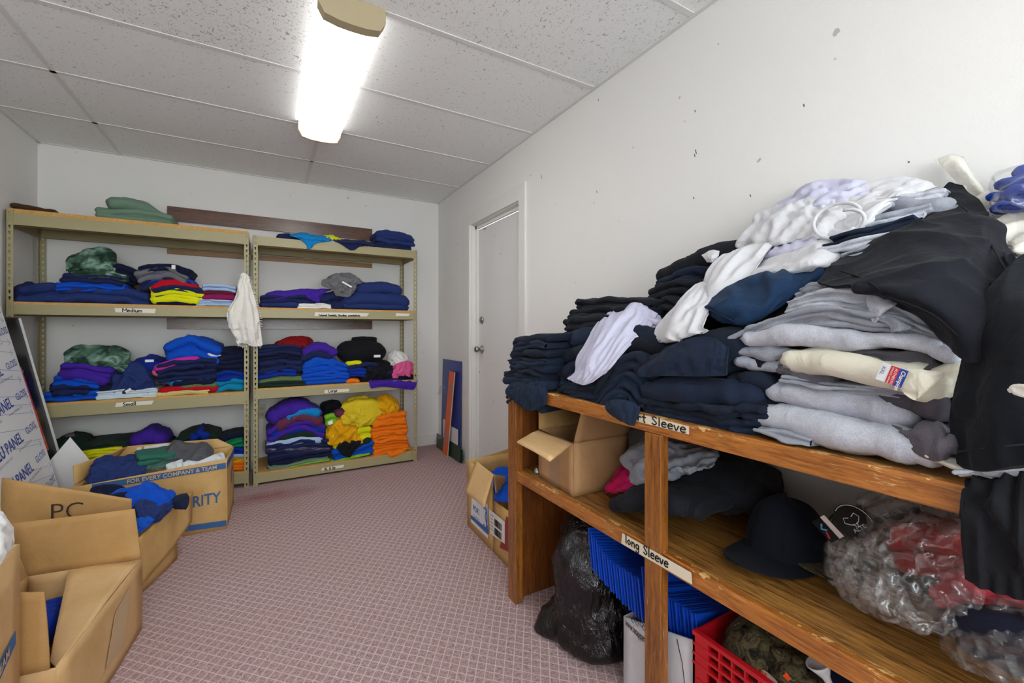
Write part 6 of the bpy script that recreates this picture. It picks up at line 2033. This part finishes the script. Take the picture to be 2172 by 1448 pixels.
drape('crumpled_shirt', [[(1735, 432, 1.42), (1810, 405, 1.45), (1900, 386, 1.46), (1990, 396, 1.45)], [(1728, 460, 1.34), (1810, 432, 1.33), (1890, 405, 1.36), (1962, 404, 1.39)], [(1722, 490, 1.27), (1800, 470, 1.25), (1862, 440, 1.26), (1925, 416, 1.33)], [(1724, 508, 1.24), (1772, 516, 1.20), (1822, 498, 1.21), (1856, 460, 1.26)]],
      WHF, 'white shirt with round banded collar on top of the pile', 'shirt', GW, ex=(.04, .12), amp=.009, n=90, m=100, nf=8, th=.005, cell=.018, hi=.022, wr=.0015)
wt = COL.objects[-1]
ring = [at(1776 + 50 * math.cos(a) * (1 + .1 * math.sin(a)), 468 - 36 * math.sin(a) - 12 * math.cos(a), X=1.205 + .02 * math.sin(a)) for a in np.linspace(.35, 5.6, 40)]
MB().tube(ring, .0042, 8).build('collar_band', WHF, wt, True)
ring = [at(1790 + 44 * math.cos(a), 474 - 28 * math.sin(a) - 10 * math.cos(a), X=1.195) for a in np.linspace(-1.9, 1.6, 26)]
MB().tube(ring, .004, 8).build('collar_band', WHF, wt, True)
# gray and navy folds seen between the whites and the black jacket
sl_ = [(1835, 1985, 445, 412, 26, 1.30, HGL, 'pale gray folded shirt right under the top white shirt'), (1822, 1965, 480, 440, 22, 1.24, HG, 'gray folded shirt, second under the top white shirt'), (1815, 1950, 490, 456, 16, 1.21, HGL, 'light gray folded shirt, third under the top white shirt'),
       (1772, 1925, 510, 470, 18, 1.17, N2, 'thin navy folded shirt squeezed between gray ones'), (1760, 1900, 522, 490, 14, 1.15, N1, 'second thin navy folded shirt squeezed between gray ones'), (1752, 1880, 530, 505, 20, 1.12, HGL, 'light gray folded shirt beneath the two thin navy ones'), (1790, 1880, 545, 520, 22, 1.09, HG, 'gray folded shirt, edge showing by the black jacket')]
for (x0, x1, ya, yb, h, X, m__, lb_) in sl_:
    hb('folded_shirt', [(x0, ya - h / 2, ya + h / 2, X), ((x0 + x1) / 2, (ya + yb) / 2 - h / 2 - 3, (ya + yb) / 2 + h / 2, X), (x1, yb - h / 2, yb + h / 2, X + .02)], min(.26, 1.5 - X), m__, lb_, 'shirt', GG, layers=2, wr=.004, n=50)
# I: the gray stack
gi = [
    ([(1690, 608, 640, 1.0), (1735, 600, 632, .99), (1800, 606, 632, .99)], .3, HG, 3, .008, 'gray folded shirt with curly edges topping the gray stack'),
    ([(1676, 636, 662, .985), (1740, 610, 652, .965), (1820, 612, 662, .955), (1905, 630, 676, .955), (1968, 668, 704, .965)], .34, HGL, 3, .006, 'gray folded shirt, second from the top of the gray stack'),
    ([(1553, 712, 738, .955), (1600, 685, 720, .945), (1680, 655, 700, .94), (1780, 650, 698, .935), (1890, 666, 708, .935), (1988, 702, 742, .945)], .36, HG, 3, .006, 'gray folded shirt reaching farthest left in the gray stack'),
    ([(1586, 702, 736, .945), (1680, 690, 735, .935), (1800, 698, 742, .93), (1930, 712, 748, .93), (1996, 732, 768, .94)], .36, HGL, 1, .008, 'gray wide smooth folded sweatshirt in the middle of the gray stack'),
    ([(1574, 738, 772, .95), (1640, 732, 792, .95), (1700, 735, 790, .955), (1760, 738, 775, .96)], .3, HG, 2, .014, 'gray crumpled sleeve end under the smooth gray sweatshirt'),
    ([(1740, 735, 772, .95), (1830, 740, 776, .95), (1920, 745, 782, .95), (1990, 755, 790, .96)], .3, HGD, 2, .010, 'darker gray folded shirt above the cream one'),
    ([(1652, 770, 800, .955), (1690, 760, 830, .95), (1730, 790, 835, .955)], .25, HGD, 1, .016, 'dark gray rolled sleeve left of the cream shirt'),
    ([(1672, 745, 795, .93), (1735, 742, 806, .922), (1820, 752, 820, .918), (1900, 764, 838, .918), (1960, 772, 852, .922), (2008, 772, 812, .935)], .30, fabric('#d9d5c4'), 1, .011, 'cream shirt with red and blue neck label in the gray stack'),
    ([(1668, 798, 816, .95), (1760, 806, 830, .945), (1860, 820, 845, .945), (1940, 826, 850, .955)], .32, HG, 3, .006, 'thin gray folded shirt just under the cream one'),
    ([(1642, 812, 856, .945), (1710, 808, 870, .938), (1800, 820, 892, .938), (1860, 836, 908, .94), (1900, 850, 906, .95)], .30, fabric('#aaadb9', 'heather'), 1, .005, 'pale gray rolled sweatshirt, upper of the two rolls'),
    ([(1620, 858, 905, .935), (1700, 862, 932, .925), (1800, 884, 962, .922), (1890, 906, 988, .925), (1956, 932, 994, .932)], .28, fabric('#b2b5c0', 'heather'), 1, .006, 'pale gray rolled sweatshirt resting on the shelf edge'),
    ([(1610, 904, 920, .925), (1655, 908, 936, .922), (1708, 925, 946, .925)], .2, HG, 2, .005, 'gray sleeve end flat on the shelf under the pale roll'),
]
for (c, D_, m__, L_, w_, lb_) in gi:
    hb('rolled_sweatshirt' if 'roll' in lb_ else 'folded_shirt', c, D_, m__, lb_, 'sweatshirt' if 'sweatshirt' in lb_ else 'shirt', GG, layers=L_, wr=w_, rough=.006, wf=17, n=80)
    if 'cream' in lb_ and 'label' in lb_:
        cream = COL.objects[-1]
drape('folded_flap', [[(1835, 624, .955), (1870, 622, .95), (1906, 634, .95)], [(1842, 655, .935), (1870, 650, .928), (1896, 648, .935)], [(1850, 684, .93), (1862, 672, .924), (1876, 662, .93)]], HGL, 'gray triangular shirt corner folded over the gray stack', 'shirt', GG, ex=(.04, .04), n=30, m=30)
drape('folded_flap', [[(1830, 668, .94), (1880, 668, .935), (1940, 690, .94)], [(1882, 688, .928), (1905, 684, .922), (1932, 695, .93)], [(1890, 706, .926), (1905, 702, .92), (1922, 700, .928)]], HG, 'gray shirt corner turned down below the triangular one', 'shirt', GG, ex=(.04, .04), n=30, m=30)
drape('cream_hem', [[(1885, 790, .918), (1925, 780, .915), (1965, 785, .915), (2005, 790, .93)], [(1905, 818, .91), (1935, 805, .906), (1965, 808, .906), (1985, 812, .915)], [(1920, 836, .908), (1940, 848, .904), (1955, 838, .906), (1980, 818, .914)]], fabric('#d9d5c4'), None, ex=(.06, .06), n=30, m=36, parent=cream)
lb0 = [at(1857, 803, X=.902), at(1912, 823, X=.900), at(1926, 785, X=.900), at(1872, 768, X=.902)]
lo = MB().slab(*lb0, .0015, 3).build('neck_label', plain('neck_label_white', '#dcdde2', .6), cream)
u_ = lb0[1] - lb0[0]
v_ = lb0[3] - lb0[0]
nr = np.cross(u_, v_)
nr /= np.linalg.norm(nr)
Lp = lambda a, b_: lb0[0] + u_ * a + v_ * b_ + nr * .0014
MB().slab(Lp(.38, 0), Lp(.70, 0), Lp(.70, 1), Lp(.38, 1), .0006).build('label_red_field', plain('neck_label_red', '#c0272d', .6), lo)
MB().slab(Lp(.70, 0), Lp(1, 0), Lp(1, 1), Lp(.70, 1), .0006).build('label_blue_field', plain('neck_label_blue', '#1f3f92', .6), lo)
LW = plain('neck_label_ink', '#e8e8ea', .6)
type_text('Champion', .0085, Lp(.80, .93) + nr * .0006, -v_, u_, LW, lo, lift=.0006, bold=.0001, shear=.3, squash=.95)
type_text('AUTHENTIC', .0052, Lp(.56, .92) + nr * .0006, -v_, u_, LW, lo, lift=.0006)
type_text('ATHLETIC APPAREL', .0034, Lp(.44, .95) + nr * .0006, -v_, u_, LW, lo, lift=.0006)
type_text('XXL', .008, Lp(.08, .85) + nr * .0002, -v_, u_, plain('neck_label_navy', '#3a4f8a', .6), lo, lift=.0006)
# dark gray bunches at the right of the stack
DG = fabric('#4b4850')
hb('crumpled_shirt', [(1882, 826, 862, .955), (1930, 815, 895, .94), (1975, 820, 912, .935), (2018, 845, 905, .95)], .3, DG, 'charcoal crumpled shirt beside the pale rolls', 'shirt', GG, layers=1, wr=.02, rough=.012, wf=15)
hb('crumpled_shirt', [(1920, 905, 940, .935), (1962, 895, 978, .922), (2000, 905, 985, .92), (2034, 930, 976, .935)], .26, fabric('#605d66', 'heather'), 'gray bunched sleeve at the shelf edge by the black shirt', 'shirt', GG, layers=1, wr=.018, rough=.01, wf=18)
hb('crumpled_shirt', [(1990, 760, 800, .96), (2020, 765, 840, .95), (2045, 790, 850, .97)], .25, DG, 'charcoal sleeve curling beside the cream shirt', 'shirt', GG, layers=1, wr=.012, n=40)
hb('folded_shirt', [(1985, 968, 984, .925), (2025, 982, 1002, .92), (2090, 1000, 1018, .918)], .3, fabric('#cfccc2'), 'off-white shirt edge flat on the top shelf', 'shirt', GW, layers=2, wr=.003, n=40)
# J: black jacket draped down the pile
JK = fabric('#15171f')
drape('draped_jacket', [[(1735, 602, .985), (1795, 542, 1.10), (1875, 490, 1.20), (1955, 435, 1.32), (2003, 398, 1.40), (2042, 393, 1.40)], [(1762, 608, .955), (1850, 558, 1.00), (1940, 508, 1.08), (2010, 468, 1.20), (2052, 438, 1.30), (2084, 428, 1.34)], [(1800, 610, .935), (1890, 598, .93), (1980, 556, .98), (2050, 526, 1.07), (2092, 488, 1.18), (2114, 474, 1.24)],
                       [(1850, 620, .925), (1930, 628, .90), (2010, 616, .92), (2070, 588, .98), (2112, 548, 1.08), (2148, 528, 1.13)], [(1882, 634, .935), (1960, 668, .912), (2030, 696, .89), (2080, 676, .91), (2120, 618, .98), (2160, 548, 1.06)], [(1902, 648, .955), (1985, 718, .935), (2040, 760, .90), (2078, 760, .90), (2116, 680, .94), (2152, 600, 1.0)]],
      JK, 'big black softshell jacket draped down over the gray stack', 'jacket', ex=(.003, .003), amp=.01, n=110, m=120, nf=5, hi=.03, th=.006, bend=.4, it=60, cell=.035, wr=.016, wrf=6.0)
jk = COL.objects[-1]
for pts in ([(1782, 574, 1.02), (1830, 590, .955), (1862, 612, .915), (1878, 634, .925)], [(1992, 412, 1.37), (2040, 438, 1.30), (2080, 480, 1.2), (2118, 545, 1.06), (2140, 585, 1.01)], [(1868, 628, .91), (1930, 646, .893), (1985, 672, .888), (2030, 712, .885)]):
    MB().tube(crom(np.array([at(x, y, X=X - .012) for x, y, X in pts]), 30), .0016, 5).build('seam', fabric('#101117'), jk, True)
hb('folded_jacket', [(1870, 640, 690, .98), (1980, 690, 800, .96), (2060, 740, 900, .95), (2120, 720, 960, .94)], .4, fabric('#14161c'), 'black lining fold hanging under the draped jacket', 'jacket', layers=1, wr=.01, n=50)
BK2 = fabric('#14181f')
drape('draped_sweatshirt', [[(2105, 610, .985), (2150, 552, 1.03), (2200, 530, 1.05), (2290, 520, 1.02)], [(2058, 705, .935), (2120, 680, .91), (2190, 680, .885), (2290, 680, .885)], [(2022, 835, .935), (2080, 830, .895), (2160, 830, .87), (2290, 830, .86)], [(2014, 900, .93), (2088, 900, .885), (2170, 892, .862), (2290, 880, .85)],
                            [(2026, 965, .92), (2090, 985, .88), (2170, 978, .86), (2290, 968, .85)], [(2032, 992, .93), (2090, 1000, .892), (2170, 992, .875), (2290, 982, .865)]],
      BK2, 'black sweatshirt with stitched hem at the right picture edge', 'sweatshirt', ex=(.07, .01), amp=.012, n=90, m=80, nf=6, hi=.03, th=.006, bend=.35, it=120, cell=.03, wr=.0006)
MB().tube(crom(np.array([at(x, y, X=X - .008) for x, y, X in ((2034, 958, .918), (2090, 950, .878), (2170, 942, .86), (2290, 930, .85))]), 30), .0014, 5).build('hem_stitch', fabric('#2a2f3a'), COL.objects[-1], True)
drape('white_tail', [[(2134, 825, .87), (2160, 805, .865), (2290, 790, .855)], [(2140, 830, .862), (2165, 825, .857), (2290, 820, .848)], [(2150, 838, .864), (2172, 846, .858), (2290, 860, .85)]], WHC, 'white shirt corner lying on the black sweatshirt at right', 'shirt', GW, n=30, m=40, ex=(.05, .05))
# K: cream shirts behind
drape('draped_shirt', [[(1984, 338, 1.49), (2015, 327, 1.495), (2044, 332, 1.49)], [(2000, 360, 1.47), (2035, 350, 1.46), (2058, 362, 1.47)], [(2030, 388, 1.455), (2062, 380, 1.44), (2084, 398, 1.45)], [(2060, 418, 1.42), (2092, 416, 1.40), (2112, 436, 1.42)], [(2088, 455, 1.38), (2110, 452, 1.36), (2128, 466, 1.38)]],
      WHC, 'white band of cloth standing up against the wall', 'shirt', GW, ex=(.0, .0), amp=.002, n=50, m=30)
drape('draped_shirt', [[(1990, 400, 1.48), (2050, 388, 1.485), (2110, 412, 1.485), (2290, 420, 1.48)], [(2050, 432, 1.41), (2100, 435, 1.385), (2150, 445, 1.37), (2290, 450, 1.35)], [(2090, 480, 1.31), (2130, 490, 1.27), (2180, 490, 1.25), (2290, 490, 1.22)], [(2122, 530, 1.2), (2160, 545, 1.15), (2200, 548, 1.13), (2290, 555, 1.1)]],
      WHC, 'cream shirt heaped behind the black jacket', 'shirt', GW, ex=(.14, .14), amp=.009, n=60, m=60, nf=10)
for i, (ya, yb, x0) in enumerate(((372, 404, 2122), (396, 428, 2112), (420, 452, 2120))):
    hb('folded_shirt', [(x0, ya + 4, yb, 1.36 - .03 * i), (x0 + 45, ya - 4, yb - 2, 1.34 - .03 * i), (2290, ya - 10, yb - 4, 1.32 - .03 * i)], .14, fabric('#123d9c'), ['royal blue bagged shirt, upper of three at the top right', 'royal blue bagged shirt, middle of three at the top right', 'royal blue bagged shirt, lowest of three at the top right'][i], 'shirt', 'bagged blue shirts', layers=1, wr=.008, n=40)
drape('plastic_bag', [[(2108, 378, 1.36), (2150, 360, 1.34), (2290, 345, 1.32)], [(2106, 412, 1.32), (2150, 405, 1.29), (2290, 395, 1.26)], [(2118, 446, 1.29), (2155, 455, 1.25), (2290, 450, 1.22)]], FILM, 'clear bag over the blue shirts at the top right', 'bag', 'plastic bags', ex=(.2, .2), amp=.01, n=40, m=40, nf=22, th=.001)
hb('folded_shirt', [(2158, 345, 378, 1.42), (2200, 335, 372, 1.41), (2290, 325, 365, 1.40)], .08, fabric('#123d9c'), 'royal blue shirt corner highest at the right picture edge', 'shirt', 'bagged blue shirts', layers=1, wr=.006, n=30)
# what carries the near end of the pile
for i, (z0, h_, cx, key) in enumerate(((.918, .13, 1.20, '#20242e'), (1.045, .12, 1.22, '#2a3040'), (1.16, .11, 1.24, '#d0cec8'), (1.265, .055, 1.26, '#c9c8c4'))):
    V, F = bundle_geo(np.array([(cx, .36, z0 + h_ / 2), (cx - .01, .16, z0 + h_ / 2), (cx, -.06, z0 + h_ / 2)]), h_, 1.5 - cx, (1, 0, 0), layers=2, n=40, wr=.008, rough=.006)
    if vol_sign(V, F) < 0:
        F = [f[::-1] for f in F]
    tag(mk('folded_sweatshirt', V, F, fabric(key)), ['dark gray sweatshirt at the bottom behind the black sweatshirt, near end', 'slate sweatshirt second from bottom at the near end', 'off-white sweatshirt third from bottom at the near end', 'off-white shirt right under the bagged blue shirts'][i], 'sweatshirt', 'sweatshirts under the bagged blue shirts')
# L and M: garment hanging over the front edge, near end
hb('folded_shirt', [(2046, 996, 1012, .905), (2110, 988, 1010, .90), (2290, 980, 1008, .89)], .3, HGL, 'gray shirt edge under the black sweatshirt at the near end', 'shirt', GG, layers=2, wr=.003, n=40)
drape('hanging_sweatshirt', [[(2049, 1014, .93), (2090, 1010, .92), (2140, 1006, .92), (2200, 1003, .92), (2300, 998, .92)], [(2046, 1030, .902), (2090, 1026, .896), (2140, 1022, .894), (2200, 1020, .892), (2300, 1015, .89)], [(2050, 1110, .898), (2092, 1115, .89), (2142, 1120, .888), (2200, 1122, .886), (2300, 1125, .885)],
                             [(2054, 1180, .9), (2092, 1195, .892), (2142, 1205, .89), (2200, 1210, .888), (2300, 1215, .887)], [(2056, 1222, .902), (2094, 1246, .895), (2142, 1262, .892), (2200, 1275, .89), (2300, 1285, .888)]],
      fabric('#17181d'), 'black ribbed cloth hanging over the front edge at the near end', 'sweatshirt', ex=(.30, .0), amp=.012, n=70, m=110, nf=20, cell=.009, hi=.035, th=.005, free='b', bend=.15)

# ================================================================== CAMERA, LIGHT, VIEW
w = bpy.data.worlds.new('room_world')
scene.world = w
w.use_nodes = True
w.node_tree.nodes['Background'].inputs[0].default_value = (.90, .97, .985, 1)
w.node_tree.nodes['Background'].inputs[1].default_value = 4.4
cam = bpy.data.cameras.new('camera')
cam.sensor_width = 36
cam.lens = 36 * FPX / 2172
cam.shift_y = (700 - 724) / 2172 * -1 * -1
cam.clip_start = .02
co = bpy.data.objects.new('camera', cam)
COL.objects.link(co)
co.location = (0, 0, CAMH)
co.rotation_euler = (math.pi / 2, 0, -YAW)
scene.camera = co
vs = scene.view_settings
vs.view_transform = 'Standard'
vs.look = 'None'
vs.gamma = 1
vs.exposure = 0.88
vs.use_curve_mapping = False
scene.cycles.use_denoising = True
scene.cycles.max_bounces = 10
scene.cycles.diffuse_bounces = 6
scene.cycles.transparent_max_bounces = 24
scene.cycles.caustics_reflective = False
scene.cycles.caustics_refractive = False
scene.cycles.sample_clamp_indirect = 8
